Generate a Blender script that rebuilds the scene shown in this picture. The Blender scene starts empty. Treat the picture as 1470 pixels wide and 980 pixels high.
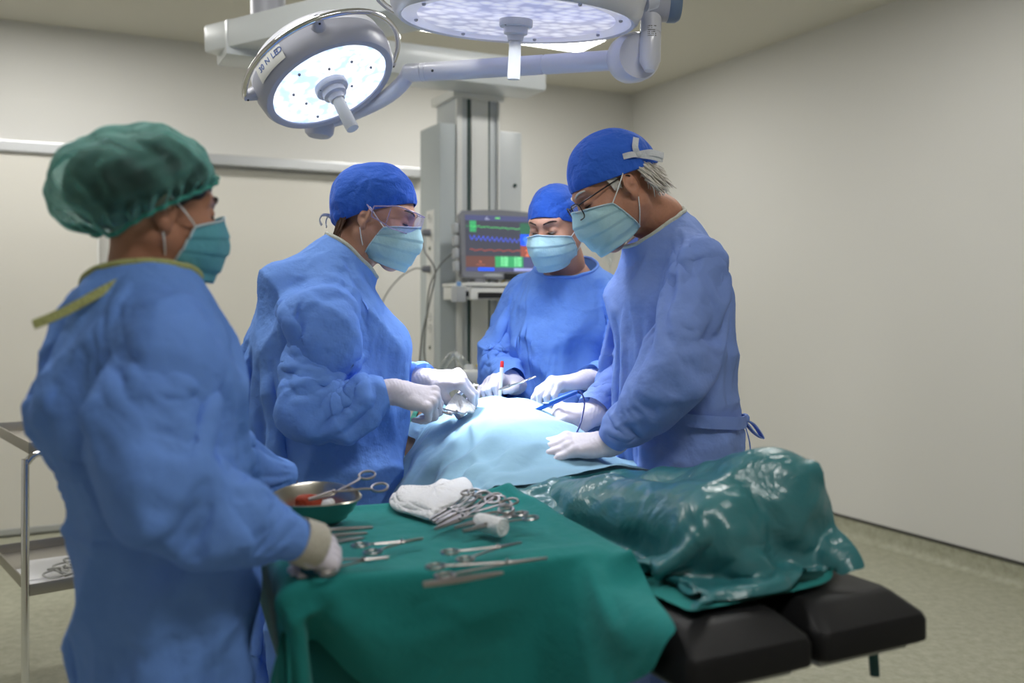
import bpy, bmesh, math, random
import numpy as np
import openvdb
from mathutils import Vector, Matrix, noise as mnoise

SC = bpy.context.scene
COL = SC.collection
F = 1350.0                 # focal length in pixels of the 1470 px wide frame
EYE = 1.35                 # camera height
HORIZON = 435.0

# ------------------------------------------------------------------ camera
cam_data = bpy.data.cameras.new('camera')
cam = bpy.data.objects.new('camera', cam_data)
COL.objects.link(cam)
cam.location = (0, 0, EYE)
cam.rotation_euler = (math.pi / 2, 0, 0)
cam_data.sensor_width = 36.0
cam_data.lens = F / 1470 * 36.0
cam_data.shift_y = (HORIZON - 490.0) / 1470
cam_data.clip_start = 0.05
cam_data.dof.use_dof = True
cam_data.dof.focus_distance = 2.42
cam_data.dof.aperture_fstop = 2.0
SC.camera = cam

# ------------------------------------------------------------------ world, view, light levels
world = bpy.data.worlds.new('world')
SC.world = world
world.use_nodes = True
world.node_tree.nodes['Background'].inputs[0].default_value = (0.85, 0.9, 1.0, 1)
world.node_tree.nodes['Background'].inputs[1].default_value = 0.05
SC.view_settings.view_transform = 'Standard'
SC.view_settings.look = 'None'
SC.view_settings.gamma = 1.0
SC.view_settings.use_curve_mapping = False
SC.view_settings.exposure = 0.0
SC.cycles.sample_clamp_indirect = 6.0
CEILING_PANEL_WATT = 23.0
SPOT_WATT = 380.0
DOME_WATT = 60.0

random.seed(7)
RNG = np.random.RandomState(11)


def P(px, py, d):
    """point seen at photo pixel (px, py) at the depth d along the view"""
    return Vector(((px - 735.0) / F * d, d, EYE - (py - HORIZON) / F * d))


ROOM_U = Vector((0.4472, -0.8944, 0))      # along the right wall, towards the viewer
ROOM_W = Vector((-0.8944, -0.4472, 0))     # along the back wall, to the left
CORNER = Vector((0.95, 7.43, 0))


def R(a, b, z=0.0):
    """room point: a metres left of the right wall, b metres in front of the back wall"""
    return CORNER + ROOM_W * a + ROOM_U * b + Vector((0, 0, z))


T_ORIGIN = Vector((0.465, 1.417, 0))       # foot end of the operating table
T_T = Vector((-0.4472, 0.8944, 0))         # towards the head end
T_V = Vector((0.8944, 0.4472, 0))          # across, away from the viewer


def T(t, v, z):
    return T_ORIGIN + T_T * t + T_V * v + Vector((0, 0, z))


# ------------------------------------------------------------------ materials
def s2l(c):
    c = c / 255.0
    return c / 12.92 if c <= 0.04045 else ((c + 0.055) / 1.055) ** 2.4


def rgb(r, g, b):
    return (s2l(r), s2l(g), s2l(b), 1.0)


def mat(name, color, rough=0.5, metal=0.0, bump=0.0, scale=60.0, mottled=0.0, spec=0.5, coat=0.0,
        alpha=1.0, trans=0.0, emit=None, emit_s=0.0, sheen=0.0, sss=0.0, aniso_scale=(1, 1, 1), detail=3.0, ior=1.45):
    m = bpy.data.materials.new(name)
    m.use_nodes = True
    nt = m.node_tree
    b = nt.nodes['Principled BSDF']
    b.inputs['Base Color'].default_value = color
    b.inputs['Roughness'].default_value = rough
    b.inputs['Metallic'].default_value = metal
    b.inputs['Specular IOR Level'].default_value = spec
    b.inputs['Coat Weight'].default_value = coat
    b.inputs['Coat Roughness'].default_value = 0.12
    b.inputs['Alpha'].default_value = alpha
    b.inputs['Transmission Weight'].default_value = trans
    b.inputs['Sheen Weight'].default_value = sheen
    b.inputs['IOR'].default_value = ior
    if sss:
        b.inputs['Subsurface Weight'].default_value = sss
        b.inputs['Subsurface Radius'].default_value = (0.01, 0.004, 0.002)
        b.inputs['Subsurface Scale'].default_value = 0.6
    if emit:
        b.inputs['Emission Color'].default_value = emit
        b.inputs['Emission Strength'].default_value = emit_s
    tc = nt.nodes.new('ShaderNodeTexCoord')
    mp = nt.nodes.new('ShaderNodeMapping')
    mp.inputs['Scale'].default_value = aniso_scale
    nt.links.new(tc.outputs['Object'], mp.inputs['Vector'])
    nz = nt.nodes.new('ShaderNodeTexNoise')
    nz.inputs['Scale'].default_value = scale
    nz.inputs['Detail'].default_value = detail
    nt.links.new(mp.outputs['Vector'], nz.inputs['Vector'])
    if bump:
        bp = nt.nodes.new('ShaderNodeBump')
        bp.inputs['Strength'].default_value = bump
        bp.inputs['Distance'].default_value = 0.004
        nt.links.new(nz.outputs['Fac'], bp.inputs['Height'])
        nt.links.new(bp.outputs['Normal'], b.inputs['Normal'])
    if mottled:
        mx = nt.nodes.new('ShaderNodeMix')
        mx.data_type = 'RGBA'
        mx.inputs['A'].default_value = tuple(c * (1 - mottled) for c in color[:3]) + (1,)
        mx.inputs['B'].default_value = tuple(min(1, c * (1 + mottled)) for c in color[:3]) + (1,)
        nt.links.new(nz.outputs['Fac'], mx.inputs['Factor'])
        nt.links.new(mx.outputs['Result'], b.inputs['Base Color'])
    return m


def cloth_mat(name, color, thin=0.25, bump=0.25, rough=0.75, scale=38.0, sheen=0.1):
    """thin woven or non-woven sheet: diffuse with a little light passing through, fine crumple"""
    m = mat(name, color, rough=rough, bump=0.0, spec=0.25, sheen=sheen)
    nt = m.node_tree
    b = nt.nodes['Principled BSDF']
    out = nt.nodes['Material Output']
    tl = nt.nodes.new('ShaderNodeBsdfTranslucent')
    tl.inputs['Color'].default_value = color
    mx = nt.nodes.new('ShaderNodeMixShader')
    mx.inputs['Fac'].default_value = thin
    nt.links.new(b.outputs['BSDF'], mx.inputs[1])
    nt.links.new(tl.outputs['BSDF'], mx.inputs[2])
    nt.links.new(mx.outputs['Shader'], out.inputs['Surface'])
    tc = nt.nodes.new('ShaderNodeTexCoord')
    vo = nt.nodes.new('ShaderNodeTexVoronoi')      # flat crumple facets
    vo.feature = 'SMOOTH_F1'
    vo.inputs['Scale'].default_value = scale * 0.42
    vo.inputs['Smoothness'].default_value = 0.35
    nz = nt.nodes.new('ShaderNodeTexNoise')
    nz.inputs['Scale'].default_value = scale * 0.3
    nz.inputs['Detail'].default_value = 4
    ad = nt.nodes.new('ShaderNodeMix')
    ad.data_type = 'VECTOR'
    ad.inputs['Factor'].default_value = 0.12
    nt.links.new(tc.outputs['Object'], ad.inputs['A'])
    nt.links.new(nz.outputs['Color'], ad.inputs['B'])
    nt.links.new(tc.outputs['Object'], nz.inputs['Vector'])
    nt.links.new(ad.outputs['Result'], vo.inputs['Vector'])
    mm = nt.nodes.new('ShaderNodeMath')
    mm.operation = 'ADD'
    nt.links.new(vo.outputs['Distance'], mm.inputs[0])
    nt.links.new(nz.outputs['Fac'], mm.inputs[1])
    bp = nt.nodes.new('ShaderNodeBump')
    bp.inputs['Strength'].default_value = bump
    bp.inputs['Distance'].default_value = 0.012
    nt.links.new(mm.outputs[0], bp.inputs['Height'])
    nt.links.new(bp.outputs['Normal'], b.inputs['Normal'])
    nt.links.new(bp.outputs['Normal'], tl.inputs['Normal'])
    return m


def clear_mat(name, tint=(1, 1, 1, 1), rough=0.03, base=0.06, edge=0.55):
    """clear film or thin lens: see-through, mirror-like towards grazing view"""
    m = bpy.data.materials.new(name)
    m.use_nodes = True
    nt = m.node_tree
    nt.nodes.remove(nt.nodes['Principled BSDF'])
    out = nt.nodes['Material Output']
    tr = nt.nodes.new('ShaderNodeBsdfTransparent')
    tr.inputs['Color'].default_value = tint
    gl = nt.nodes.new('ShaderNodeBsdfGlossy')
    gl.inputs['Roughness'].default_value = rough
    gl.inputs['Color'].default_value = (0.95, 0.97, 1, 1)
    lw = nt.nodes.new('ShaderNodeLayerWeight')
    lw.inputs['Blend'].default_value = 0.35
    mr = nt.nodes.new('ShaderNodeMapRange')
    mr.inputs['To Min'].default_value = base
    mr.inputs['To Max'].default_value = edge
    nt.links.new(lw.outputs['Facing'], mr.inputs['Value'])
    mx = nt.nodes.new('ShaderNodeMixShader')
    nt.links.new(mr.outputs['Result'], mx.inputs['Fac'])
    nt.links.new(tr.outputs['BSDF'], mx.inputs[1])
    nt.links.new(gl.outputs['BSDF'], mx.inputs[2])
    nt.links.new(mx.outputs['Shader'], out.inputs['Surface'])
    return m


M = {}
M['gown'] = cloth_mat('gown_blue', rgb(118, 163, 243), thin=0.2, bump=0.6, sheen=0.0)
M['gown_reusable'] = cloth_mat('gown_washed_blue', rgb(136, 164, 232), thin=0.2, bump=0.5, sheen=0.0)
M['scrubs'] = cloth_mat('scrubs_navy', rgb(38, 66, 150), thin=0.1, bump=0.2)
M['cap'] = cloth_mat('cap_blue', rgb(52, 104, 212), thin=0.12, bump=0.5, scale=60)
M['collar'] = cloth_mat('collar_binding', rgb(196, 200, 190), thin=0.1, bump=0.3, scale=120)
M['collar_yellow'] = cloth_mat('collar_yellow_binding', rgb(176, 180, 120), thin=0.1, bump=0.3, scale=120)
M['tie_white'] = cloth_mat('white_tie', rgb(225, 228, 232), thin=0.2, bump=0.2, scale=120)
M['cuff'] = cloth_mat('knit_cuff', rgb(205, 200, 186), thin=0.1, bump=0.4, scale=200)
M['mask'] = cloth_mat('mask_blue', rgb(198, 235, 242), thin=0.3, bump=0.14, scale=70)
M['mask_green'] = cloth_mat('mask_teal', rgb(110, 186, 202), thin=0.3, bump=0.16, scale=70)
M['mask_edge'] = cloth_mat('mask_edging', rgb(205, 225, 232), thin=0.2, bump=0.1, scale=100)
M['loop'] = mat('ear_loop', rgb(232, 234, 232), rough=0.8)
M['glove'] = cloth_mat('latex_glove', rgb(216, 210, 220), thin=0.10, bump=0.12, rough=0.5, scale=70, sheen=0.0)
M['steel'] = mat('steel', rgb(190, 188, 186), rough=0.25, metal=1.0)
M['skin'] = mat('skin_fair', rgb(196, 148, 126), rough=0.5, sss=0.12, bump=0.05, scale=200, mottled=0.08)
M['skin_man'] = mat('skin_ruddy', rgb(184, 132, 108), rough=0.5, sss=0.12, bump=0.10, scale=160, mottled=0.12)
M['skin_nurse'] = mat('skin_tan', rgb(170, 120, 96), rough=0.5, sss=0.1, bump=0.05, scale=200, mottled=0.08)
M['hair_brown'] = mat('hair_brown', rgb(74, 50, 36), rough=0.45, mottled=0.4, scale=90)
M['hair_dark'] = mat('hair_dark', rgb(38, 28, 24), rough=0.45, mottled=0.4, scale=90)
M['hair_grey'] = mat('hair_grey', rgb(205, 200, 192), rough=0.45, mottled=0.35, scale=120)
M['brow'] = mat('eyebrow', rgb(58, 40, 34), rough=0.7)
M['eye_white'] = mat('eye_white', rgb(205, 200, 196), rough=0.2)
M['iris'] = mat('iris', rgb(48, 36, 30), rough=0.1)


# ------------------------------------------------------------------ object helpers
def tag(o, label, cat, group=None, kind=None):
    o['label'] = label
    o['category'] = cat
    if group:
        o['group'] = group
    if kind:
        o['kind'] = kind
    return o


def thing(name, label, cat, loc=(0, 0, 0), group=None):
    o = bpy.data.objects.new(name, None)
    COL.objects.link(o)
    o.empty_display_size = 0.05
    o.location = loc
    return tag(o, label, cat, group)


def world_of(q):
    m = q.matrix_basis.copy()
    if q.parent is not None:
        m = world_of(q.parent) @ q.matrix_parent_inverse @ m
    return m


def adopt(child, parent):
    child.parent = parent
    if parent is not None:
        child.matrix_parent_inverse = world_of(parent).inverted()
    return child


def mesh_obj(name, verts, faces, material, parent=None, smooth=True, label=None):
    """a mesh in world coordinates; parent is a thing or a part"""
    me = bpy.data.meshes.new(name)
    v = np.asarray(verts, dtype=np.float32).reshape(-1, 3)
    if isinstance(faces, np.ndarray) and faces.ndim == 2:
        n, k = faces.shape
        me.vertices.add(len(v))
        me.vertices.foreach_set('co', v.ravel())
        me.loops.add(n * k)
        me.loops.foreach_set('vertex_index', faces.astype(np.int32).ravel())
        me.polygons.add(n)
        me.polygons.foreach_set('loop_start', np.arange(0, n * k, k, dtype=np.int32))
        me.update(calc_edges=True)
        me.validate()
    else:
        me.from_pydata(v.tolist(), [], [list(map(int, f)) for f in faces])
        me.update()
    if smooth:
        me.polygons.foreach_set('use_smooth', np.ones(len(me.polygons), dtype=bool))
    if material is not None:
        for m in (material if isinstance(material, (list, tuple)) else [material]):
            me.materials.append(m)
    o = bpy.data.objects.new(name, me)
    COL.objects.link(o)
    if parent is not None:
        adopt(o, parent)
    if label:
        o['label'] = label
    return o


class MB:
    """collects simple shapes and links them as one mesh object"""
    def __init__(s):
        s.v, s.f = [], []

    def add(s, verts, faces):
        n = len(s.v)
        s.v += [tuple(p) for p in verts]
        s.f += [[i + n for i in f] for f in faces]
        return s

    def box(s, c, size, rot=None, bevel=0.0):
        """bevelled box: c centre, size full lengths, rot a 3x3 matrix whose columns are its axes"""
        bm = bmesh.new()
        bmesh.ops.create_cube(bm, size=1.0)
        for v in bm.verts:
            v.co = Vector((v.co.x * size[0], v.co.y * size[1], v.co.z * size[2]))
        if bevel:
            bmesh.ops.bevel(bm, geom=bm.edges[:], offset=bevel, segments=2, affect='EDGES', profile=0.6)
        rot = rot or Matrix.Identity(3)
        c = Vector(c)
        bm.verts.ensure_lookup_table()
        s.add([c + rot @ v.co for v in bm.verts], [[v.index for v in f.verts] for f in bm.faces])
        bm.free()
        return s

    def tube(s, pts, r, n=10, cap=True, flat=None):
        """tube along points; r a number or one radius per point; flat = (vector, factor) squashes it"""
        pts = [Vector(p) for p in pts]
        rs = r if isinstance(r, (list, tuple, np.ndarray)) else [r] * len(pts)
        rings = []
        up = None
        for i, p in enumerate(pts):
            d = (pts[min(i + 1, len(pts) - 1)] - pts[max(i - 1, 0)])
            d = d.normalized() if d.length > 1e-9 else Vector((0, 0, 1))
            if up is None:
                up = Vector((0, 0, 1)) if abs(d.z) < 0.9 else Vector((1, 0, 0))
            a = d.cross(up)
            a = a.normalized() if a.length > 1e-6 else d.orthogonal().normalized()
            b = a.cross(d).normalized()
            up = b
            ring = []
            for k in range(n):
                t = 2 * math.pi * k / n
                off = a * math.cos(t) * rs[i] + b * math.sin(t) * rs[i]
                if flat is not None:
                    fv = flat[0]
                    off = off - fv * off.dot(fv) * (1 - flat[1])
                ring.append(p + off)
            rings.append(ring)
        base = len(s.v)
        for ring in rings:
            s.v += [tuple(q) for q in ring]
        for i in range(len(rings) - 1):
            for k in range(n):
                a0 = base + i * n + k
                a1 = base + i * n + (k + 1) % n
                s.f.append([a0, a1, a1 + n, a0 + n])
        if cap:
            s.f.append([base + k for k in range(n)][::-1])
            e = base + (len(rings) - 1) * n
            s.f.append([e + k for k in range(n)])
        return s

    def lathe(s, profile, c, axis=(0, 0, 1), n=48, close=False, xa=None):
        """profile = [(radius, height)...] turned about axis through c"""
        ax = Vector(axis).normalized()
        xa = Vector(xa) if xa is not None else ax.orthogonal().normalized()
        xa = (xa - ax * xa.dot(ax)).normalized()
        ya = ax.cross(xa)
        c = Vector(c)
        base = len(s.v)
        for (r, h) in profile:
            for k in range(n):
                t = 2 * math.pi * k / n
                s.v.append(tuple(c + ax * h + (xa * math.cos(t) + ya * math.sin(t)) * r))
        m = len(profile)
        for i in range(m if close else m - 1):
            j = (i + 1) % m
            for k in range(n):
                k2 = (k + 1) % n
                s.f.append([base + i * n + k, base + i * n + k2, base + j * n + k2, base + j * n + k])
        return s

    def ball(s, c, r, n=12, rot=None):
        r = r if isinstance(r, (tuple, list)) else (r, r, r)
        rot = rot or Matrix.Identity(3)
        base = len(s.v)
        c = Vector(c)
        rows = n // 2 + 1
        for i in range(rows):
            ph = math.pi * i / (rows - 1)
            for k in range(n):
                th = 2 * math.pi * k / n
                s.v.append(tuple(c + rot @ Vector((r[0] * math.sin(ph) * math.cos(th),
                                                   r[1] * math.sin(ph) * math.sin(th), r[2] * math.cos(ph)))))
        for i in range(rows - 1):
            for k in range(n):
                k2 = (k + 1) % n
                s.f.append([base + i * n + k, base + (i + 1) * n + k, base + (i + 1) * n + k2, base + i * n + k2])
        return s

    def grid(s, pts):
        """pts[i][j] a rectangular sheet of points"""
        base = len(s.v)
        nr, nc = len(pts), len(pts[0])
        for row in pts:
            s.v += [tuple(q) for q in row]
        for i in range(nr - 1):
            for j in range(nc - 1):
                a = base + i * nc + j
                s.f.append([a, a + 1, a + nc + 1, a + nc])
        return s

    def build(s, name, material, parent=None, smooth=True, label=None, angle=None):
        o = mesh_obj(name, s.v, s.f, material, parent, smooth, label)
        if smooth and angle is None:
            angle = 40
        bm = bmesh.new()
        bm.from_mesh(o.data)
        bmesh.ops.remove_doubles(bm, verts=bm.verts, dist=1e-6)
        bmesh.ops.recalc_face_normals(bm, faces=bm.faces)
        if smooth:
            lim = math.radians(angle)
            for e in bm.edges:
                e.smooth = not (len(e.link_faces) == 2 and e.calc_face_angle(0) > lim)
        bm.to_mesh(o.data)
        bm.free()
        return o


def smooth_path(pts, n=8, closed=False):
    """Catmull-Rom curve through points"""
    p = [Vector(q) for q in pts]
    out = []
    m = len(p)
    segs = m if closed else m - 1
    for i in range(segs):
        if closed:
            p0, p1, p2, p3 = p[(i - 1) % m], p[i], p[(i + 1) % m], p[(i + 2) % m]
        else:
            p0, p1, p2, p3 = p[max(i - 1, 0)], p[i], p[i + 1], p[min(i + 2, m - 1)]
        for k in range(n):
            t = k / n
            out.append(0.5 * ((2 * p1) + (p2 - p0) * t + (2 * p0 - 5 * p1 + 4 * p2 - p3) * t * t
                              + (3 * p1 - p0 - 3 * p2 + p3) * t ** 3))
    if not closed:
        out.append(p[-1])
    return out


# ------------------------------------------------------------------ smooth solids from distance fields
class Solid:
    """organic bodies: rounded cones, ellipsoids and lofts blended into one surface"""
    def __init__(s):
        s.ops = []

    def _add(s, f, lo, hi, k, op):
        s.ops.append((f, np.array(lo, float), np.array(hi, float), k, op))
        return s

    def cone(s, a, b, ra, rb, k=0.01, op='u', flat=None):
        a = np.array(a, float)
        b = np.array(b, float)
        ba = b - a
        L2 = max(float(ba @ ba), 1e-12)
        if flat is not None:
            fv = np.array(flat[0], float)
            fv = fv / np.linalg.norm(fv)
            ff = flat[1]

        def f(p):
            if flat is not None:
                q = p - a
                q = q + (q @ fv)[..., None] * fv * (1 / ff - 1)
                bb = ba + (ba @ fv) * fv * (1 / ff - 1)
                l2 = float(bb @ bb)
            else:
                q, bb, l2 = p - a, ba, L2
            t = np.clip(q @ bb / l2, 0, 1)
            d = np.linalg.norm(q - t[..., None] * bb, axis=-1) - (ra + (rb - ra) * t)
            return d * (min(1.0, ff) if flat is not None else 1.0)
        R_ = max(ra, rb) * (max(1.0, flat[1]) if flat is not None else 1.0)
        return s._add(f, np.minimum(a, b) - R_, np.maximum(a, b) + R_, k, op)

    def ell(s, c, r, rot=None, k=0.01, op='u'):
        c = np.array(c, float)
        r = np.array(r, float)
        m = np.eye(3) if rot is None else np.array(rot, float)   # columns are the axes

        def f(p):
            q = (p - c) @ m
            k0 = np.linalg.norm(q / r, axis=-1)
            k1 = np.linalg.norm(q / (r * r), axis=-1)
            return k0 * (k0 - 1.0) / np.maximum(k1, 1e-6)
        R_ = r.max()
        return s._add(f, c - R_, c + R_, k, op)

    def func(s, f, lo, hi, k=0.01, op='u'):
        return s._add(f, lo, hi, k, op)

    @staticmethod
    def blend(d, e, k, op):
        if op == 's':
            e = -e
            h = np.maximum(k - np.abs(d - e), 0) / k
            return np.maximum(d, e) + h * h * k * 0.25
        h = np.maximum(k - np.abs(d - e), 0) / k
        return np.minimum(d, e) - h * h * k * 0.25

    def eval(s, p):
        d = np.full(p.shape[:-1], 1.0)
        for f, lo, hi, k, op in s.ops:
            d = s.blend(d, f(p), k, op)
        return d

    def mesh(s, h, smooth=1, extra=None):
        adds = [o for o in s.ops if o[4] == 'u']
        lo = np.min([o[1] for o in adds], axis=0) - 4 * h
        hi = np.max([o[2] for o in adds], axis=0) + 4 * h
        n = np.ceil((hi - lo) / h).astype(int) + 1
        D = np.full(n, 0.5, dtype=np.float32)
        for f, l, u, k, op in s.ops:
            pad = k + 3 * h
            i0 = np.maximum(np.floor((l - pad - lo) / h).astype(int), 0)
            i1 = np.minimum(np.ceil((u + pad - lo) / h).astype(int) + 1, n)
            if np.any(i1 <= i0):
                continue
            ax = [lo[j] + h * np.arange(i0[j], i1[j]) for j in range(3)]
            G = np.stack(np.meshgrid(*ax, indexing='ij'), axis=-1)
            sl = tuple(slice(i0[j], i1[j]) for j in range(3))
            D[sl] = s.blend(D[sl], f(G), k, op)
        g = openvdb.FloatGrid(0.5)
        g.copyFromArray(D.astype(np.float32))
        pts, quads = g.convertToQuads(isovalue=0.0)
        pts = np.array(pts, dtype=float) * h + lo
        quads = np.array(quads, dtype=np.int64)[:, ::-1]
        # make the winding face outwards
        c = pts[quads]
        vol = np.einsum('ij,ij->i', c[:, 0], np.cross(c[:, 1], c[:, 2])).sum()
        if vol < 0:
            quads = quads[:, ::-1]
        if smooth:
            pts = relax(pts, quads, smooth)
        return pts, quads


def relax(pts, quads, it=1, w=0.5):
    n = len(pts)
    for _ in range(it):
        acc = np.zeros_like(pts)
        cnt = np.zeros(n)
        for j in range(quads.shape[1]):
            a = quads[:, j]
            b = quads[:, (j + 1) % quads.shape[1]]
            np.add.at(acc, a, pts[b])
            np.add.at(cnt, a, 1)
            np.add.at(acc, b, pts[a])
            np.add.at(cnt, b, 1)
        pts = pts * (1 - w) + w * acc / np.maximum(cnt, 1)[:, None]
    return pts


def shrink_in(pts, quads, d):
    c = pts[quads]
    fn = np.cross(c[:, 2] - c[:, 0], c[:, 3] - c[:, 1])
    n = np.zeros_like(pts)
    for j in range(4):
        np.add.at(n, quads[:, j], fn)
    n /= np.maximum(np.linalg.norm(n, axis=1), 1e-9)[:, None]
    return pts - n * d


def cull(pts, quads, keep):
    """drop the faces whose centre fails keep(centres); unused points go too"""
    c = pts[quads].mean(axis=1)
    q = quads[keep(c)]
    used = np.zeros(len(pts), bool)
    used[q.ravel()] = True
    idx = np.cumsum(used) - 1
    return pts[used], idx[q]


def lerp_table(tab, x):
    """tab rows (x, values...) -> smooth interpolation at array x"""
    tab = np.array(sorted(tab), float)
    out = [np.interp(x, tab[:, 0], tab[:, j]) for j in range(1, tab.shape[1])]
    return out


def vnoise(p, scale, seed=0.0):
    """cheap smooth noise on an (n,3) array"""
    q = p * scale + seed
    x, y, z = q[..., 0], q[..., 1], q[..., 2]
    return (np.sin(x * 1.3 + 1.7 * np.sin(y * 0.9 + seed)) * np.cos(z * 1.1 + 1.3 * np.sin(x * 0.7))
            + np.sin(y * 1.7 + 1.1 * np.sin(z * 1.3 + seed * 2))
            * np.cos(x * 0.8 + 1.9 * np.sin(z * 0.6))) * 0.5


# ------------------------------------------------------------------ cloth that falls into place
SIMS = []


def crumple(o, amp, seed, period=0.13, calm=None):
    """flat facets and straight creases of a stiff sheet: overlapping triangle folds, pushed along the normal"""
    me = o.data
    n = len(me.vertices)
    co = np.empty(n * 3, dtype=np.float32)
    me.vertices.foreach_get('co', co)
    co = co.reshape(-1, 3).astype(float)
    nor = np.empty(n * 3, dtype=np.float32)
    me.vertices.foreach_get('normal', nor)
    nor = nor.reshape(-1, 3).astype(float)
    rg = np.random.RandomState(int(seed * 10) + 5)
    d = np.zeros(n)
    for i in range(9):
        ax = rg.normal(size=3)
        ax[2] *= 0.6
        ax /= np.linalg.norm(ax)
        per = period * rg.uniform(0.7, 1.8)
        ph = co @ ax / per + 0.55 * vnoise(co, 5.0, seed + i) + 0.18 * vnoise(co, 13.0, seed - i) + rg.uniform(0, 1)
        tri = np.abs((ph % 1.0) - 0.5) * 2
        m = np.clip(vnoise(co, 5.5, seed * 3 + i * 1.7) * 1.8, 0, 1)
        d += np.clip(tri - 0.25, 0, 1) ** 1.35 * m * per / period
    if calm is not None:
        d *= np.clip((np.linalg.norm(co - np.array(calm), axis=1) - 0.085) / 0.09, 0, 1)
    co += nor * (d * amp)[:, None]
    me.vertices.foreach_set('co', co.astype(np.float32).ravel())
    me.update()


def cloth_sim(ob, colliders, pin=None, bend=0.6, stiff=18.0, shrink=-0.04, mass=0.25, frames=22, dist=0.004, quality=6,
              subsurf=1, friction=12.0, damping=2.0, selfcol=False, fold=None):
    SIMS.append(dict(ob=ob, frames=frames, subsurf=subsurf, fold=fold))
    if pin is not None:
        g = ob.vertex_groups.new(name='pin')
        for w in np.unique(np.round(pin, 2)):
            if w > 0:
                g.add([int(i) for i in np.nonzero(np.round(pin, 2) == w)[0]], float(w), 'REPLACE')
    md = ob.modifiers.new('cloth', 'CLOTH')
    st = md.settings
    st.quality = quality
    st.mass = mass
    st.tension_stiffness = stiff
    st.compression_stiffness = stiff
    st.shear_stiffness = stiff * 0.6
    st.bending_stiffness = bend
    st.tension_damping = damping * 3
    st.compression_damping = damping * 3
    st.shear_damping = damping * 3
    st.air_damping = damping
    st.shrink_min = shrink
    if pin is not None:
        st.vertex_group_mass = 'pin'
        st.pin_stiffness = 1.0
    cs = md.collision_settings
    cs.distance_min = dist
    cs.use_self_collision = selfcol
    cs.self_distance_min = 0.003
    cs.collision_quality = 3
    coll = bpy.data.collections.new('colliders')
    for c in colliders:
        coll.objects.link(c)
        if 'collide' not in c.modifiers:
            c.modifiers.new('collide', 'COLLISION')
            c.collision.thickness_outer = 0.004
            c.collision.thickness_inner = 0.02
            c.collision.cloth_friction = friction
            c.collision.damping = 0.5
    cs.collection = coll
    md.point_cache.frame_start = 1
    md.point_cache.frame_end = 250
    return ob


def run_sims():
    if not SIMS:
        return
    n = max(s['frames'] for s in SIMS)
    SC.frame_start, SC.frame_end = 1, 250
    done = {}
    for f in range(1, n + 1):
        SC.frame_set(f)
        for s in SIMS:
            if s['frames'] == f:
                dg = bpy.context.evaluated_depsgraph_get()
                ev = s['ob'].evaluated_get(dg)
                done[s['ob'].name] = bpy.data.meshes.new_from_object(ev, depsgraph=dg)
    cols = set()
    for s in SIMS:
        o = s['ob']
        for m in list(o.modifiers):
            if m.type == 'CLOTH':
                if m.collision_settings.collection:
                    cols.add(m.collision_settings.collection)
                o.modifiers.remove(m)
        old = o.data
        nm = old.name
        o.data = done[o.name]
        bpy.data.meshes.remove(old)
        o.data.name = nm
        o.data.polygons.foreach_set('use_smooth', np.ones(len(o.data.polygons), dtype=bool))
        if 'pin' in o.vertex_groups:
            o.vertex_groups.clear()
        if s['fold']:
            sm = o.modifiers.new('subdivision', 'SUBSURF')
            sm.levels = sm.render_levels = 1
            dg = bpy.context.evaluated_depsgraph_get()
            me = bpy.data.meshes.new_from_object(o.evaluated_get(dg), depsgraph=dg)
            o.modifiers.remove(sm)
            old = o.data
            o.data = me
            bpy.data.meshes.remove(old)
            me.name = nm
            crumple(o, *s['fold'])
            me.polygons.foreach_set('use_smooth', np.ones(len(me.polygons), dtype=bool))
        elif s['subsurf']:
            sm = o.modifiers.new('subdivision', 'SUBSURF')
            sm.levels = sm.render_levels = s['subsurf']
    for c in cols:
        for o in list(c.objects):
            m = o.modifiers.get('collide')
            if m:
                o.modifiers.remove(m)
        bpy.data.collections.remove(c)
    SC.frame_set(1)
    SIMS.clear()
# ================================================================== room
M['wall'] = mat('wall_paint', rgb(213, 212, 208), rough=0.7, bump=0.04, scale=140, mottled=0.015, spec=0.3)
M['wall_strip'] = mat('wall_upper_paint', rgb(206, 202, 188), rough=0.7, bump=0.04, scale=140, mottled=0.015, spec=0.3)
M['ceiling'] = mat('ceiling_paint', rgb(214, 211, 200), rough=0.8, bump=0.02, scale=90, spec=0.2)
M['door'] = mat('door_laminate', rgb(216, 213, 205), rough=0.5, spec=0.4, mottled=0.01)
M['alu'] = mat('anodised_rail', rgb(196, 198, 200), rough=0.35, metal=0.7, bump=0.02, scale=200)
M['dark_seal'] = mat('dark_seal', rgb(70, 70, 66), rough=0.7)
M['diffuser'] = mat('light_diffuser', rgb(255, 252, 244), rough=0.5, emit=(1.0, 0.985, 0.95, 1), emit_s=CEILING_PANEL_WATT)
M['white_frame'] = mat('white_frame', rgb(230, 230, 226), rough=0.5)


def vinyl(name):
    m = mat(name, rgb(166, 165, 146), rough=0.42, spec=0.35, bump=0.03, scale=60)
    nt = m.node_tree
    b = nt.nodes['Principled BSDF']
    tc = nt.nodes.new('ShaderNodeTexCoord')
    n1 = nt.nodes.new('ShaderNodeTexNoise')
    n1.inputs['Scale'].default_value = 26
    n1.inputs['Detail'].default_value = 6
    n1.inputs['Roughness'].default_value = 0.7
    cr = nt.nodes.new('ShaderNodeValToRGB')
    cr.color_ramp.elements[0].position = 0.35
    cr.color_ramp.elements[0].color = rgb(150, 150, 130)
    cr.color_ramp.elements[1].position = 0.68
    cr.color_ramp.elements[1].color = rgb(176, 176, 158)
    nt.links.new(tc.outputs['Object'], n1.inputs['Vector'])
    nt.links.new(n1.outputs['Fac'], cr.inputs['Fac'])
    nt.links.new(cr.outputs['Color'], b.inputs['Base Color'])
    return m


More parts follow.
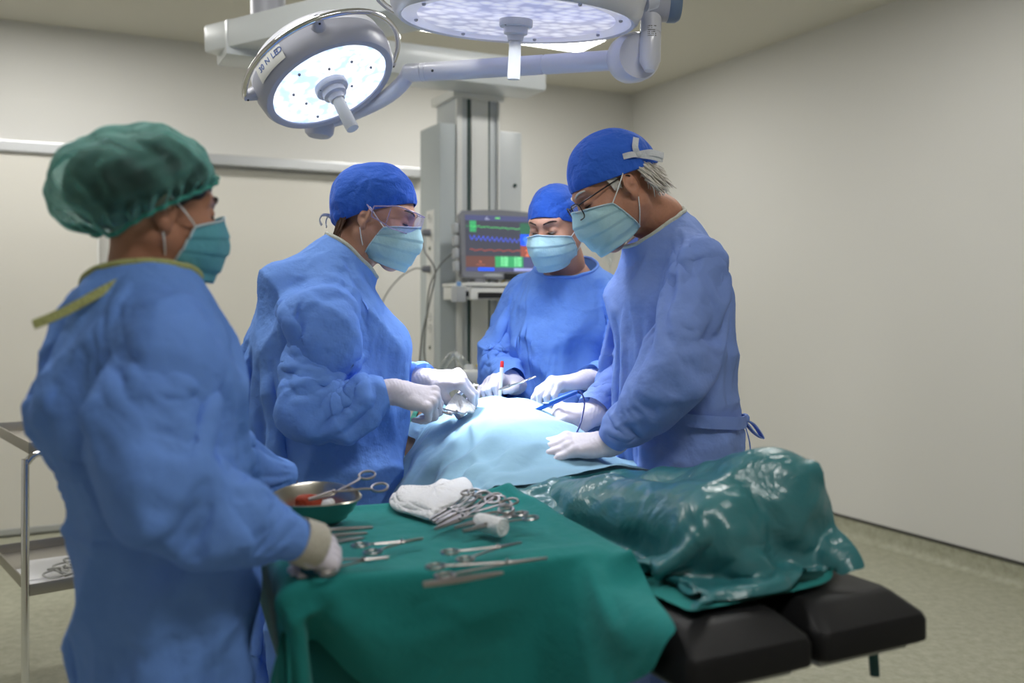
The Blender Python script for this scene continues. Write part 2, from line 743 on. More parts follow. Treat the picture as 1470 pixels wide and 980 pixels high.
M['vinyl'] = vinyl('vinyl_floor')
ROOM_A, ROOM_B, ROOM_H = 6.4, 8.2, 3.0
RM = Matrix(((-ROOM_W.x, ROOM_U.x, 0), (-ROOM_W.y, ROOM_U.y, 0), (0, 0, 1)))   # columns: to the right, to the front, up


def struct(name, b, m, angle=None):
    o = b.build(name, m, None, smooth=angle is not None, angle=angle)
    o['kind'] = 'structure'
    return o


def room_box(b, a0, a1, b0, b1, z0, z1, bevel=0.0):
    b.box(R((a0 + a1) / 2, (b0 + b1) / 2, (z0 + z1) / 2), (a1 - a0, b1 - b0, z1 - z0), RM, bevel)
    return b


struct('floor', room_box(MB(), -0.2, ROOM_A + 0.2, -0.2, ROOM_B + 0.2, -0.12, 0.0), M['vinyl'])
struct('ceiling', room_box(MB(), -0.2, ROOM_A + 0.2, -0.2, ROOM_B + 0.2, ROOM_H, ROOM_H + 0.15), M['ceiling'])
struct('wall_back', room_box(MB(), 0, ROOM_A, -0.15, 0.0, 0, ROOM_H), M['wall'])
struct('wall_right', room_box(MB(), -0.15, 0.0, -0.15, ROOM_B, 0, ROOM_H), M['wall'])
struct('wall_left', room_box(MB(), ROOM_A, ROOM_A + 0.15, -0.15, ROOM_B, 0, ROOM_H), M['wall'])
struct('wall_front', room_box(MB(), -0.15, ROOM_A + 0.15, ROOM_B, ROOM_B + 0.15, 0, ROOM_H), M['wall'])


def baseboard(name, pts_dir, length, start, inward):
    """coved vinyl skirting with a small radius at the floor"""
    prof = [(0.0, 0.104), (0.004, 0.104), (0.004, 0.05), (0.008, 0.028), (0.018, 0.012), (0.034, 0.003), (0.05, 0.0005)]
    b = MB()
    rows = []
    for k in range(2):
        p = start + pts_dir * (length * k)
        rows.append([p + inward * d + Vector((0, 0, z)) for d, z in prof])
    b.grid(rows)
    struct(name, b, M['vinyl'], angle=60)


baseboard('baseboard_right', ROOM_U, ROOM_B, R(0, 0), ROOM_W)
baseboard('baseboard_back', ROOM_W, ROOM_A, R(0, 0), ROOM_U)
struct('trim_1', room_box(MB(), 0.0, 0.008, 0.0, ROOM_B, 0.104, 0.118), M['dark_seal'])
struct('trim_2', room_box(MB(), 0.0, 1.9, 0.0, 0.008, 0.104, 0.116), M['dark_seal'])

# sliding door with its rail on the back wall
d = MB()
room_box(d, 3.87, 5.6, 0.03, 0.075, 0.03, 2.225, 0.004)
o = struct('door_1', d, M['door'])
k = MB()
room_box(k, 3.868, 5.6, 0.028, 0.078, 0.012, 0.05, 0.003)
k.build('door_kick_rail', M['alu'], o, smooth=False)
k = MB()
room_box(k, 3.864, 3.878, 0.026, 0.079, 0.03, 2.225, 0.003)
k.build('door_edge', M['white_frame'], o, smooth=False)
d = MB()
room_box(d, 2.10, 3.80, 0.0, 0.018, 0.105, 2.21, 0.003)
struct('door_2', d, M['door'])
d = MB()
room_box(d, 1.78, 5.9, 0.0, 0.10, 2.222, 2.288, 0.006)
struct('trim_3', d, M['alu'])
d = MB()
room_box(d, 1.2, ROOM_A, 0.0, 0.012, 2.288, 2.55, 0.002)
struct('trim_4', d, M['wall'])


def ceiling_light(a0, a1, b0, b1, label):
    t = thing('ceiling_light', label, 'ceiling light', R((a0 + a1) / 2, (b0 + b1) / 2, ROOM_H), 'ceiling light panels')
    z = ROOM_H
    fr = MB()
    w = 0.018
    for (p, q, r_, s) in ((a0 - w, a1 + w, b0 - w, b0), (a0 - w, a1 + w, b1, b1 + w), (a0 - w, a0, b0, b1), (a1, a1 + w, b0, b1)):
        room_box(fr, p, q, r_, s, z - 0.010, z - 0.0005, 0.002)
    fr.build('frame', M['white_frame'], t, smooth=False)
    df = MB()
    room_box(df, a0, a1, b0, b1, z - 0.006, z - 0.001)
    df.build('diffuser', M['diffuser'], t, smooth=False)
    return t


ceiling_light(1.03, 2.23, 0.92, 1.24, 'bright white ceiling light panel behind the large surgical lamp')
for (a, b_) in ((3.7, 0.92), (1.03, 3.4), (3.7, 3.4), (2.6, 5.9)):  # last panel is added out of view to lift the dark near sides
    o = ceiling_light(a, a + 1.2, b_, b_ + 0.32, {(2.6, 5.9): 'unseen ceiling light panel added behind the viewer to brighten the near sides', (3.7, 0.92): 'white ceiling light panel above the sliding door', (1.03, 3.4): 'white ceiling light panel near the right wall', (3.7, 3.4): 'white ceiling light panel above the nurse and the trolley'}[(a, b_)])
# ================================================================== surgical lamps
M['lamp_white'] = mat('lamp_enamel', rgb(214, 216, 226), rough=0.28, coat=0.3, spec=0.5)
M['lamp_grey'] = mat('lamp_grey', rgb(182, 184, 196), rough=0.35, spec=0.5)
M['chrome'] = mat('chrome', rgb(222, 222, 224), rough=0.12, metal=1.0)
M['screw'] = mat('screw_black', rgb(30, 30, 34), rough=0.4)
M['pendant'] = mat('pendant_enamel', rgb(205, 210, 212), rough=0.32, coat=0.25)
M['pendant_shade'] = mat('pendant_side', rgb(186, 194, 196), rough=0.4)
M['slot'] = mat('rail_slot', rgb(52, 78, 74), rough=0.5)
M['white_plastic'] = mat('white_plastic', rgb(226, 227, 224), rough=0.4)
M['grey_plastic'] = mat('grey_plastic', rgb(128, 130, 138), rough=0.45)
M['dark_plastic'] = mat('dark_plastic', rgb(34, 35, 38), rough=0.4)
M['cable_grey'] = mat('grey_cable', rgb(130, 132, 130), rough=0.6)
M['yellow'] = mat('yellow_tube', rgb(206, 180, 52), rough=0.4)
M['blue_ink'] = mat('blue_lettering', rgb(70, 100, 170), rough=0.5)
M['grey_ink'] = mat('grey_lettering', rgb(96, 96, 96), rough=0.5)


def lens_mat(name, bright, dark, s, scale):
    """led field: rosettes of bright reflectors behind a clear cover"""
    m = mat(name, rgb(200, 205, 230), rough=0.12, coat=0.5)
    nt = m.node_tree
    b = nt.nodes['Principled BSDF']
    tc = nt.nodes.new('ShaderNodeTexCoord')
    vo = nt.nodes.new('ShaderNodeTexVoronoi')
    vo.inputs['Scale'].default_value = scale
    cr = nt.nodes.new('ShaderNodeValToRGB')
    e = cr.color_ramp.elements
    e[0].position, e[0].color = 0.0, bright
    e[1].position, e[1].color = 0.75, dark
    x = e.new(0.42)
    x.color = tuple(bright[i] * 0.65 + dark[i] * 0.35 for i in range(3)) + (1,)
    nt.links.new(tc.outputs['Object'], vo.inputs['Vector'])
    nt.links.new(vo.outputs['Distance'], cr.inputs['Fac'])
    nt.links.new(cr.outputs['Color'], b.inputs['Emission Color'])
    b.inputs['Emission Strength'].default_value = s
    return m


M['lens_bright'] = lens_mat('lamp_field_on', (1, 1, 1, 1), (0.36, 0.50, 0.72, 1), 1.7, 36)
M['lens_dim'] = lens_mat('lamp_field_dimmed', (0.86, 0.87, 1, 1), (0.30, 0.31, 0.52, 1), 0.78, 30)


def text_mesh(txt, size, loc, xdir, ydir, material, parent, name='lettering', depth=0.0004, align='CENTER', kind=None):
    cu = bpy.data.curves.new('text', 'FONT')
    cu.body = txt
    cu.size = size
    cu.align_x = align
    cu.align_y = 'CENTER'
    cu.extrude = depth
    tmp = bpy.data.objects.new('text', cu)
    COL.objects.link(tmp)
    dg = bpy.context.evaluated_depsgraph_get()
    me = bpy.data.meshes.new_from_object(tmp.evaluated_get(dg), depsgraph=dg)
    bpy.data.objects.remove(tmp)
    bpy.data.curves.remove(cu)
    x = Vector(xdir).normalized()
    y = Vector(ydir)
    y = (y - x * y.dot(x)).normalized()
    z = x.cross(y)
    m = Matrix((x, y, z)).transposed().to_4x4()
    m.translation = Vector(loc)
    me.transform(m)
    me.materials.clear()
    me.materials.append(material)
    o = bpy.data.objects.new(name, me)
    COL.objects.link(o)
    adopt(o, parent)
    return o


def spot(name, loc, direction, watt, angle, blend, radius, color, parent):
    ld = bpy.data.lights.new(name, 'SPOT')
    ld.energy = watt
    ld.spot_size = math.radians(angle)
    ld.spot_blend = blend
    ld.shadow_soft_size = radius
    ld.color = color
    o = bpy.data.objects.new(name, ld)
    COL.objects.link(o)
    o.location = loc
    o.rotation_euler = Vector(direction).to_track_quat('-Z', 'Y').to_euler()
    adopt(o, parent)
    return o


def surgical_handle(root, c, n, base_r, r, length, collar_mat=None):
    b = MB()
    b.lathe([(0.0, -0.004), (base_r, -0.004), (base_r, 0.010), (base_r * 0.96, 0.014), (base_r * 0.72, 0.016), (base_r * 0.70, 0.032),
             (base_r * 0.5, 0.036), (base_r * 0.44, 0.05), (0.0, 0.05)], c, n, n=40)
    o = b.build('handle_socket', M['lamp_white'], root)
    b = MB()
    b.lathe([(r * 0.95, 0.04), (r, 0.06), (r * 1.08, 0.04 + length - 0.01), (r * 1.02, 0.04 + length), (0, 0.04 + length)], c, n, n=32)
    b.build('handle', M['white_plastic'], root)
    b = MB()
    b.ball(Vector(c) + Vector(n) * 0.012 + Vector(n).orthogonal().normalized() * base_r * 0.85, 0.004, 8)
    b.build('screw', M['screw'], o)
    return o


def lamp_small():
    L = P(475, 124, 2.70)
    n = (Vector((-0.03, 2.42, 1.06)) - L).normalized()
    t = thing('surgical_lamp', 'smaller round surgical lamp, brightly lit, tilted down over the patient', 'surgical lamp', L)
    up = Vector((0, 0, 1))
    xa = up.cross(n).normalized()            # to the right in the lamp plane
    ya = n.cross(xa).normalized()            # upwards in the lamp plane
    b = MB()
    b.lathe([(0.173, 0.000), (0.180, 0.004), (0.192, 0.002), (0.201, -0.010), (0.207, -0.045), (0.206, -0.070)], L, n, n=96)
    b.build('front_rim', M['lamp_grey'], t)
    b = MB()
    b.lathe([(0.2065, -0.070), (0.204, -0.074), (0.200, -0.100), (0.185, -0.117), (0.135, -0.133), (0.07, -0.140), (0.0, -0.142)], L, n, n=96)
    b.build('housing', M['lamp_white'], t)
    b = MB()
    b.lathe([(0.0, -0.003), (0.10, -0.004), (0.174, -0.006)], L, n, n=96)
    b.build('lens', M['lens_bright'], t)
    for i in range(9):
        a = i * 0.7 + 0.3
        rr = 0.075 + 0.075 * ((i * 37) % 10) / 10
        MB().ball(L + xa * math.cos(a) * rr + ya * math.sin(a) * rr - n * 0.002, 0.0045, 8).build('lens_screw', M['grey_plastic'], t)
    surgical_handle(t, L, n, 0.049, 0.0175, 0.112)
    # chrome rail round the upper left side, on three brackets
    rail = MB()
    c = L - n * 0.056
    pts = []
    for a in np.linspace(math.radians(28), math.radians(226), 50):
        rr = 0.245 - 0.011 * abs(math.cos(a * 0.9))
        pts.append(c + (-xa) * 0 + (xa * math.cos(a) + ya * math.sin(a)) * rr)
    rail.tube(pts, 0.0085, n=10)
    rail.build('grab_rail', M['chrome'], t)
    for deg in (28, 138, 226):
        a = math.radians(deg)
        d_ = xa * math.cos(a) + ya * math.sin(a)
        rr = 0.245 - 0.011 * abs(math.cos(a * 0.9))
        b = MB()
        b.tube([c + d_ * 0.194, c + d_ * 0.221, c + d_ * (rr + 0.004)], [0.024, 0.017, 0.012], n=12)
        o = b.build('rail_bracket', M['lamp_grey'], t)
        MB().ball(c + d_ * (rr - 0.004) + n * 0.014, 0.0035, 8).build('screw', M['screw'], o)
    # white marking panel with the model lettering on the left flank
    a0 = math.radians(184)
    band = []
    for a in np.linspace(a0 - 0.24, a0 + 0.30, 16):
        d_ = xa * math.cos(a) + ya * math.sin(a)
        band.append([L + d_ * 0.2088 - n * 0.018, L + d_ * 0.2095 - n * 0.045, L + d_ * 0.208 - n * 0.080])
    b = MB().grid(band)
    pl = b.build('marking_plate', M['white_plastic'], t)
    word = '30 N LED'
    for i, ch in enumerate(word):
        if ch == ' ':
            continue
        ang = a0 + 0.20 - i * 0.058
        d_ = xa * math.cos(ang) + ya * math.sin(ang)
        tan = (xa * math.sin(ang) - ya * math.cos(ang))
        text_mesh(ch, 0.024, L + d_ * 0.2102 - n * 0.049, tan, -n, M['blue_ink'], pl, 'lettering')
    spot('lamp_beam', L + n * 0.012, n, SPOT_WATT, 23, 0.85, 0.11, (0.92, 0.96, 1.0), t)
    # hub, yoke and arm towards the joint on the right
    hub = P(459, 178, 2.95)
    b = MB()
    b.lathe([(0.0, 0.07), (0.046, 0.07), (0.048, 0.0), (0.044, -0.030), (0.034, -0.040), (0.0, -0.042)], hub, (0.05, 0.1, 1), n=32)
    b.build('yoke_hub', M['lamp_grey'], t)
    b = MB()
    b.tube(smooth_path([P(462, 176, 2.95), P(490, 169, 2.95), P(525, 155, 2.92), P(556, 138, 2.87), P(577, 120, 2.83), P(587, 104, 2.82)], 6),
           [0.022 + 0.002 * (i / 30) for i in range(31)], n=16)
    b.build('yoke', M['lamp_white'], t)
    A, B = P(583, 105, 2.82), P(888, 86, 2.62)
    dd = (B - A).normalized()
    b = MB()
    Lg = (B - A).length
    prof = [(0.0, -0.004), (0.024, -0.004), (0.028, 0.004), (0.028, 0.052), (0.0265, 0.053), (0.0265, 0.056), (0.028, 0.057), (0.028, 0.066),
            (0.0265, 0.067), (0.0265, 0.070), (0.028, 0.071)]
    prof += [(0.028, Lg * 0.66), (0.0265, Lg * 0.662), (0.0265, Lg * 0.668), (0.0285, Lg * 0.672), (0.0285, Lg - 0.02), (0.0, Lg - 0.02)]
    b.lathe(prof, A, dd, n=32)
    arm = b.build('spring_arm', M['lamp_white'], t)
    MB().ball(A + dd * 0.088 + Vector((0, -0.027, -0.004)), 0.005, 8).build('screw', M['screw'], arm)
    # big disc joint
    J_ = P(912, 82, 2.58)
    ax = Vector((0.30, -0.95, -0.10)).normalized()
    b = MB()
    b.lathe([(0.0, -0.055), (0.058, -0.055), (0.066, -0.045), (0.068, -0.01), (0.066, 0.020), (0.060, 0.030), (0.0, 0.031)], J_, ax, n=48)
    b.build('arm_joint', M['lamp_white'], t)
    top = P(935, 8, 2.56)
    bot = P(933, 88, 2.535)
    b = MB()
    b.lathe([(0.0, -0.028), (0.014, -0.027), (0.0285, 0.0), (0.0285, 0.075), (0.0275, 0.0755), (0.0275, 0.078), (0.0285, 0.0785), (0.0285, 0.20)],
            bot, (top - bot), n=32)
    st = b.build('joint_post', M['lamp_white'], t)
    # rating sticker: small printed lines
    px = (top - bot).normalized()
    rng = random.Random(3)
    st_b = MB()
    base = bot + px * 0.066
    for row in range(6):
        for colm in range(7):
            if rng.random() < 0.75:
                ang = -1.95 + colm * 0.12
                d_ = Vector((math.cos(ang), math.sin(ang), 0))
                tn = Vector((-math.sin(ang), math.cos(ang), 0))
                q = base + d_ * 0.0288 + px * (row * 0.0055)
                w = 0.0014 + rng.random() * 0.0008
                st_b.add([q - tn * w - px * 0.0012, q + tn * w - px * 0.0012, q + tn * w + px * 0.0012, q - tn * w + px * 0.0012], [[0, 1, 2, 3]])
    lab = st_b.build('rating_print', M['grey_ink'], st, smooth=False)
    lab['kind'] = 'stuff'
    # horizontal swivel above the frame and ceiling drop
    b = MB()
    C0 = P(905, 4, 2.56)
    b.lathe([(0.0, -0.01), (0.034, -0.01), (0.040, 0.0), (0.040, 0.014), (0.036, 0.016), (0.036, 0.022), (0.040, 0.024), (0.040, 0.045), (0.050, 0.046), (0.050, 0.108)],
            C0, (1, 0.05, 0.0), n=40)
    sw = b.build('swivel', M['lamp_grey'], t)
    b = MB()
    b.lathe([(0.0505, 0.100), (0.052, 0.104), (0.052, 0.124), (0.046, 0.134), (0.0, 0.137)], C0, (1, 0.05, 0.0), n=40)
    b.build('swivel_cap', M['cap_slate'], sw)
    b = MB()
    Q = C0 + Vector((0.075, 0.005, 0.03))
    b.tube(smooth_path([Q, Q + Vector((0.0, 0.02, 0.18)), Q + Vector((-0.10, 0.12, 0.36)), Q + Vector((-0.30, 0.3, 0.48)), Vector((-0.15, 3.05, 2.70)), Vector((-0.2, 3.1, 2.76)),
                        Vector((-0.2, 3.1, 2.95)), Vector((-0.2, 3.1, 3.0))], 6), 0.034, n=18)
    b.lathe([(0.0, -0.05), (0.10, -0.05), (0.13, -0.01), (0.13, 0.0)], (-0.2, 3.1, 3.0), (0, 0, 1), n=40)
    b.build('ceiling_arm', M['lamp_white'], t)
    return t


M['cap_slate'] = mat('slate_blue_cap', rgb(112, 132, 160), rough=0.35)


def lamp_large():
    L = P(741, 31, 2.45)
    n = Vector((-0.045, 0.10, -0.99)).normalized()
    t = thing('surgical_lamp', 'larger round surgical lamp, dimmed, hanging level at the top centre', 'surgical lamp', L)
    b = MB()
    b.lathe([(0.298, 0.0), (0.306, 0.004), (0.316, -0.004), (0.326, -0.024), (0.334, -0.06), (0.334, -0.085)], L, n, n=112)
    b.build('front_rim', M['lamp_white'], t)
    b = MB()
    b.lathe([(0.3345, -0.085), (0.330, -0.10), (0.315, -0.125), (0.25, -0.15), (0.12, -0.165), (0.0, -0.168)], L, n, n=112)
    b.build('housing', M['lamp_grey'], t)
    b = MB()
    b.lathe([(0.0, -0.004), (0.15, -0.004), (0.258, -0.006)], L, n, n=96)
    b.build('lens', M['lens_dim'], t)
    b = MB()
    b.lathe([(0.258, -0.006), (0.28, -0.004), (0.299, 0.0)], L, n, n=96)
    b.build('lens_border', M['lens_edge'], t)
    xa = n.orthogonal().normalized()
    ya = n.cross(xa)
    for i in range(8):
        a = i * math.pi / 4 + 0.2
        MB().ball(L + (xa * math.cos(a) + ya * math.sin(a)) * 0.272 - n * 0.003, 0.0055, 8).build('lens_screw', M['lamp_grey'], t)
    surgical_handle(t, L, n, 0.044, 0.0155, 0.108)
    spot('lamp_beam', L + n * 0.012, n, DOME_WATT, 100, 0.9, 0.22, (0.88, 0.92, 1.0), t)
    # small chrome rail seen at the left edge and suspension above
    b = MB()
    pts = []
    for a in np.linspace(2.55, 3.7, 24):
        pts.append(L - n * 0.07 + Vector((math.cos(a), math.sin(a), 0)) * 0.368)
    b.tube([L - n * 0.07 + Vector((math.cos(2.5), math.sin(2.5), 0)) * 0.33] + pts + [L - n * 0.07 + Vector((math.cos(3.75), math.sin(3.75), 0)) * 0.33], 0.008, n=10)
    b.build('grab_rail', M['chrome'], t)
    b = MB()
    e = L + Vector((0.330, 0.0, 0.055))
    b.tube([e, e + Vector((0.03, 0.01, 0.012))], 0.030, n=20)
    b.tube(smooth_path([L - n * 0.16, L - n * 0.26, L - n * 0.36 + Vector((0.06, 0.08, 0)), Vector((0.0, 2.8, 2.68)), Vector((-0.2, 3.1, 2.70))], 6), 0.032, n=18)
    b.build('suspension_arm', M['lamp_white'], t)
    return t


M['lens_edge'] = mat('lens_border', rgb(196, 200, 226), rough=0.15, coat=0.5, emit=(0.72, 0.75, 0.98, 1), emit_s=0.35)
lamp_small()
lamp_large()

# ================================================================== ceiling pendant with monitor
E1 = -ROOM_W                       # along the pendant's front, to the right
E2 = -ROOM_U                       # to its back
PM = Matrix((E1, E2, Vector((0, 0, 1)))).transposed()
G = Vector((-0.34, 4.45, 0))       # front left corner of the column


def Q(s, d, z):
    return G + E1 * s + E2 * d + Vector((0, 0, z))


def qbox(b, s0, s1, d0, d1, z0, z1, bevel=0.004):
    return b.box(Q((s0 + s1) / 2, (d0 + d1) / 2, (z0 + z1) / 2), (s1 - s0, d1 - d0, z1 - z0), PM, bevel)


def outlet(parent, z, d, plug=False, dark=False):
    """round socket in the left flank of the column"""
    c = Q(-0.001, d, z)
    ax = -E1
    if dark:
        b = MB()
        b.lathe([(0.0, 0.006), (0.009, 0.006), (0.010, 0.0)], c, ax, n=20)
        o = b.build('gas_outlet', M['gas_ring'], parent)
        MB().lathe([(0.0, 0.0075), (0.0055, 0.0072), (0.006, 0.0055)], c, ax, n=16).build('gas_port', M['screw'], o)
        return o
    b = MB()
    b.lathe([(0.021, 0.0), (0.0205, 0.006), (0.018, 0.007), (0.0165, 0.003), (0.0, 0.002)], c, ax, n=28)
    o = b.build('socket', M['socket'], parent)
    for k in (-1, 1):
        MB().lathe([(0.003, 0.0025), (0.003, 0.004), (0, 0.004)], c + E2 * 0.0085 * k, ax, n=10).build('socket_hole', M['screw'], o)
    if plug:
        b = MB()
        b.lathe([(0.0, 0.045), (0.010, 0.044), (0.016, 0.036), (0.018, 0.004)], c, ax, n=20)
        b.build('plug', M['grey_plastic'], o)
    return o


M['gas_ring'] = mat('gas_ring', rgb(70, 88, 60), rough=0.4)
M['socket'] = mat('socket_white', rgb(206, 207, 202), rough=0.4)


def pendant():
    t = thing('ceiling_pendant', 'white ceiling supply pendant with jointed boom and service column', 'medical pendant', Q(0.2, 0.13, 0.75))
    b = MB()
    qbox(b, 0.0, 0.083, 0.004, 0.264, 0.72, 2.207, 0.006)
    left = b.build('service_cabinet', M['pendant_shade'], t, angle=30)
    b = MB()
    qbox(b, 0.306, 0.44, 0.010, 0.264, 0.72, 2.195, 0.012)
    right = b.build('service_cabinet', M['pendant'], t, angle=30)
    b = MB()
    qbox(b, 0.083, 0.306, 0.012, 0.25, 0.70, 2.375, 0.004)
    colm = b.build('column', M['pendant'], t, angle=30)
    for s in (0.083, 0.300):
        b = MB()
        qbox(b, s, s + 0.028 if s < 0.2 else s + 0.010, -0.008, 0.012, 0.70, 2.37, 0.003)
        b.build('rail', M['white_plastic'], colm, angle=30)
    b = MB()
    qbox(b, 0.160, 0.250, -0.006, 0.012, 0.70, 2.37, 0.003)
    b.build('centre_panel', M['white_plastic'], colm, angle=30)
    for s in (0.146, 0.252):
        b = MB()
        qbox(b, s, s + 0.010, 0.004, 0.0135, 0.70, 2.37, 0.0)
        b.build('rail_slot', M['slot'], colm, smooth=False)
    b = MB()
    b.lathe([(0.0, 0.006), (0.008, 0.006), (0.009, 0.0)], Q(0.40, 0.008, 1.93), -E2, n=16)
    b.build('key_lock', M['slot'], right)
    # socket strip on the left flank
    b = MB()
    qbox(b, -0.004, 0.002, 0.07, 0.17, 0.95, 1.80, 0.002)
    strip = b.build('socket_strip', M['white_plastic'], left, angle=30)
    # boom
    b = MB()
    C0 = Vector((-1.25, 3.98, 0))
    ln = 1.47
    cc = C0 + E1 * ln / 2 - E2 * 0.11
    b.box(cc + Vector((0, 0, 2.424)), (ln, 0.22, 0.143), PM, 0.012)
    b.build('lower_boom', M['pendant'], t, angle=30)
    b = MB()
    qbox(b, 0.06, 0.33, -0.02, 0.27, 2.33, 2.372, 0.008)
    b.build('column_head', M['white_plastic'], t, angle=30)
    b = MB()
    dr = Vector((0.83, -0.555, 0)).normalized()
    nr = Vector((-dr.y, dr.x, 0))
    m2 = Matrix((dr, nr, Vector((0, 0, 1)))).transposed()
    A0 = Vector((-1.265, 3.88, 0))
    b.box(A0 + dr * 0.55 + nr * 0.12 + Vector((0, 0, 2.438)), (1.10, 0.26, 0.115), m2, 0.016)
    b.build('upper_boom', M['pendant'], t, angle=30)
    b = MB()
    b.tube([Vector((-1.03, 3.97, 2.45)), Vector((-1.03, 3.97, 2.52))], 0.085, n=40)
    b.tube([Vector((-1.03, 3.97, 2.50)), Vector((-1.03, 3.97, 2.998))], 0.072, n=40)
    b.lathe([(0.0, -0.04), (0.16, -0.04), (0.18, -0.02), (0.18, -0.001)], (-1.03, 3.97, 3.0), (0, 0, 1), n=48)
    b.build('ceiling_post', M['lamp_grey'], t)
    outs = []
    for z, kind in ((1.762, ''), (1.690, 'p'), (1.615, 'd'), (1.515, 'p'), (1.285, ''), (1.228, ''), (1.135, 'd'), (1.04, '')):
        outs.append(outlet(strip, z, 0.12, plug=(kind == 'p'), dark=(kind == 'd')))
    return t


pendant()


def shelf_and_monitor():
    t = thing('equipment_shelf', 'white equipment shelf with drawer carrying the patient monitor', 'shelf', Q(0.17, -0.17, 1.36))
    b = MB()
    qbox(b, 0.005, 0.46, -0.34, -0.010, 1.425, 1.442, 0.004)
    b.build('shelf_top', M['white_plastic'], t, angle=30)
    b = MB()
    qbox(b, 0.010, 0.455, -0.332, -0.012, 1.366, 1.424, 0.004)
    dr = b.build('drawer', M['white_plastic'], t, angle=30)
    b = MB()
    qbox(b, 0.045, 0.185, -0.336, -0.331, 1.372, 1.398, 0.002)
    b.build('drawer_slot', M['dark_plastic'], dr, smooth=False)
    b = MB()
    b.lathe([(0.0, 0.010), (0.013, 0.009), (0.016, 0.0)], Q(0.205, -0.332, 1.397), -E2, n=24)
    b.build('button', M['green_button'], dr)
    b = MB()
    qbox(b, 0.238, 0.312, -0.335, -0.331, 1.384, 1.412, 0.002)
    b.build('name_plate', M['grey_plate'], dr, smooth=False)
    b = MB()
    qbox(b, -0.055, -0.010, -0.33, -0.26, 1.355, 1.425, 0.006)
    cl = b.build('rail_clamp', M['grey_plate'], t, angle=30)
    b = MB()
    b.lathe([(0.0, 0.022), (0.012, 0.020), (0.014, 0.0)], Q(-0.010, -0.30, 1.392), E1, n=20)
    b.build('clamp_knob', M['dark_plastic'], cl)
    b = MB()
    qbox(b, -0.042, -0.024, -0.31, -0.29, 1.425, 1.446, 0.004)
    b.build('clamp_tab', M['blue_cap'], cl, angle=30)

    # ---------------- monitor
    c = Q(0.222, -0.175, 1.462)
    mt = thing('patient_monitor', 'grey patient monitor showing green, blue and red traces on its screen', 'monitor', Q(0.222, -0.19, 1.442))
    tilt = math.radians(4)
    X = Vector((0.94, 0.34, 0)).normalized()
    Nf = Vector((X.y, -X.x, 0))                       # screen looks this way
    Z = (Vector((0, 0, 1)) * math.cos(tilt) - Nf * math.sin(tilt)).normalized()
    Nf = (Nf * math.cos(tilt) + Vector((0, 0, 1)) * math.sin(tilt)).normalized()
    mm = Matrix((X, -Nf, Z)).transposed()
    W_, H_ = 0.402, 0.318

    def S(u, v, w=0.0):
        """u across, v up from the lower left of the front, w out of the screen"""
        return c + X * (u - W_ / 2) + Z * v + Nf * (w + 0.06)
    b = MB()
    # case outline: slightly arched top, softened corners
    prof = []
    for (u, v) in ((0.004, 0.012), (0.014, 0.0), (0.15, -0.006), (0.30, -0.010), (0.385, 0.0), (0.400, 0.015), (0.402, 0.15), (0.396, 0.296), (0.386, 0.306),
                   (0.28, 0.314), (0.20, 0.318), (0.11, 0.314), (0.012, 0.308), (0.002, 0.298), (0.0, 0.15)):
        prof.append((u, v))
    k = len(prof)
    rows = []
    for (w, ins) in ((-0.075, 0.02), (-0.06, 0.004), (-0.004, 0.0), (0.0, 0.004)):
        rows.append([S(W_ / 2 + (u - W_ / 2) * (1 - ins * 2 / W_), H_ / 2 + (v - H_ / 2) * (1 - ins * 2 / H_), w) for u, v in prof])
    vs = [p for r_ in rows for p in r_]
    fs = []
    for i in range(3):
        for j in range(k):
            fs.append([i * k + j, i * k + (j + 1) % k, (i + 1) * k + (j + 1) % k, (i + 1) * k + j])
    fs.append(list(range(k)))
    fs.append([3 * k + j for j in range(k)])
    b.add(vs, fs)
    case = b.build('case', M['grey_plastic'], mt, angle=35)
    u0, u1, v0, v1 = 0.025, 0.372, 0.030, 0.288

    def sbox(name, ua, ub, va, vb, w, m, parent):
        q = MB()
        q.box(S(u0 + (u1 - u0) * (ua + ub) / 2, v0 + (v1 - v0) * (va + vb) / 2, w / 2), ((u1 - u0) * (ub - ua), w, (v1 - v0) * (vb - va)), mm)
        return q.build(name, m, parent, smooth=False)
    scr = sbox('screen', 0, 1, 0, 1, 0.0012, M['screen'], mt)
    w1 = 0.0016
    sbox('status_bar', 0, 1, 0.905, 1, w1, M['screen_slate'], scr)
    sbox('pulse_block', 0.06, 0.15, 0.70, 0.90, w1, M['screen_green'], scr)
    sbox('ecg_panel', 0.77, 1, 0.68, 0.88, w1, M['screen_dgreen'], scr)
    sbox('oxygen_panel', 0.77, 1, 0.47, 0.675, w1, M['screen_blue'], scr)
    sbox('breath_panel', 0.77, 1, 0.27, 0.465, w1, M['screen_red'], scr)
    sbox('pressure_panel', 0, 0.40, 0.075, 0.27, w1, M['screen_brown'], scr)
    sbox('gas_panel', 0.405, 0.80, 0.075, 0.27, w1, M['screen_green'], scr)
    sbox('menu_panel', 0.805, 1, 0.075, 0.265, w1, M['screen_slate'], scr)
    sbox('menu_bar', 0, 1, 0.0, 0.07, w1, M['screen_slate'], scr)
    sbox('menu_button', 0.165, 0.39, 0.008, 0.066, w1 + 0.0004, M['screen_blue'], scr)
    sbox('key_bar', 0.67, 0.99, 0.010, 0.062, w1 + 0.0004, M['screen_lilac'], scr)
    sbox('battery_mark', 0.42, 0.485, 0.945, 0.97, w1 + 0.0004, M['screen_lime'], scr)

    def trace(name, f, m, n=120, ua=0.06, ub=0.765, r=0.0013):
        q = MB()
        q.tube([S(u0 + (u1 - u0) * (ua + (ub - ua) * i / n), v0 + (v1 - v0) * f(i / n), 0.0014) for i in range(n + 1)], r, n=5)
        q.build(name, m, scr)
    rg = random.Random(2)
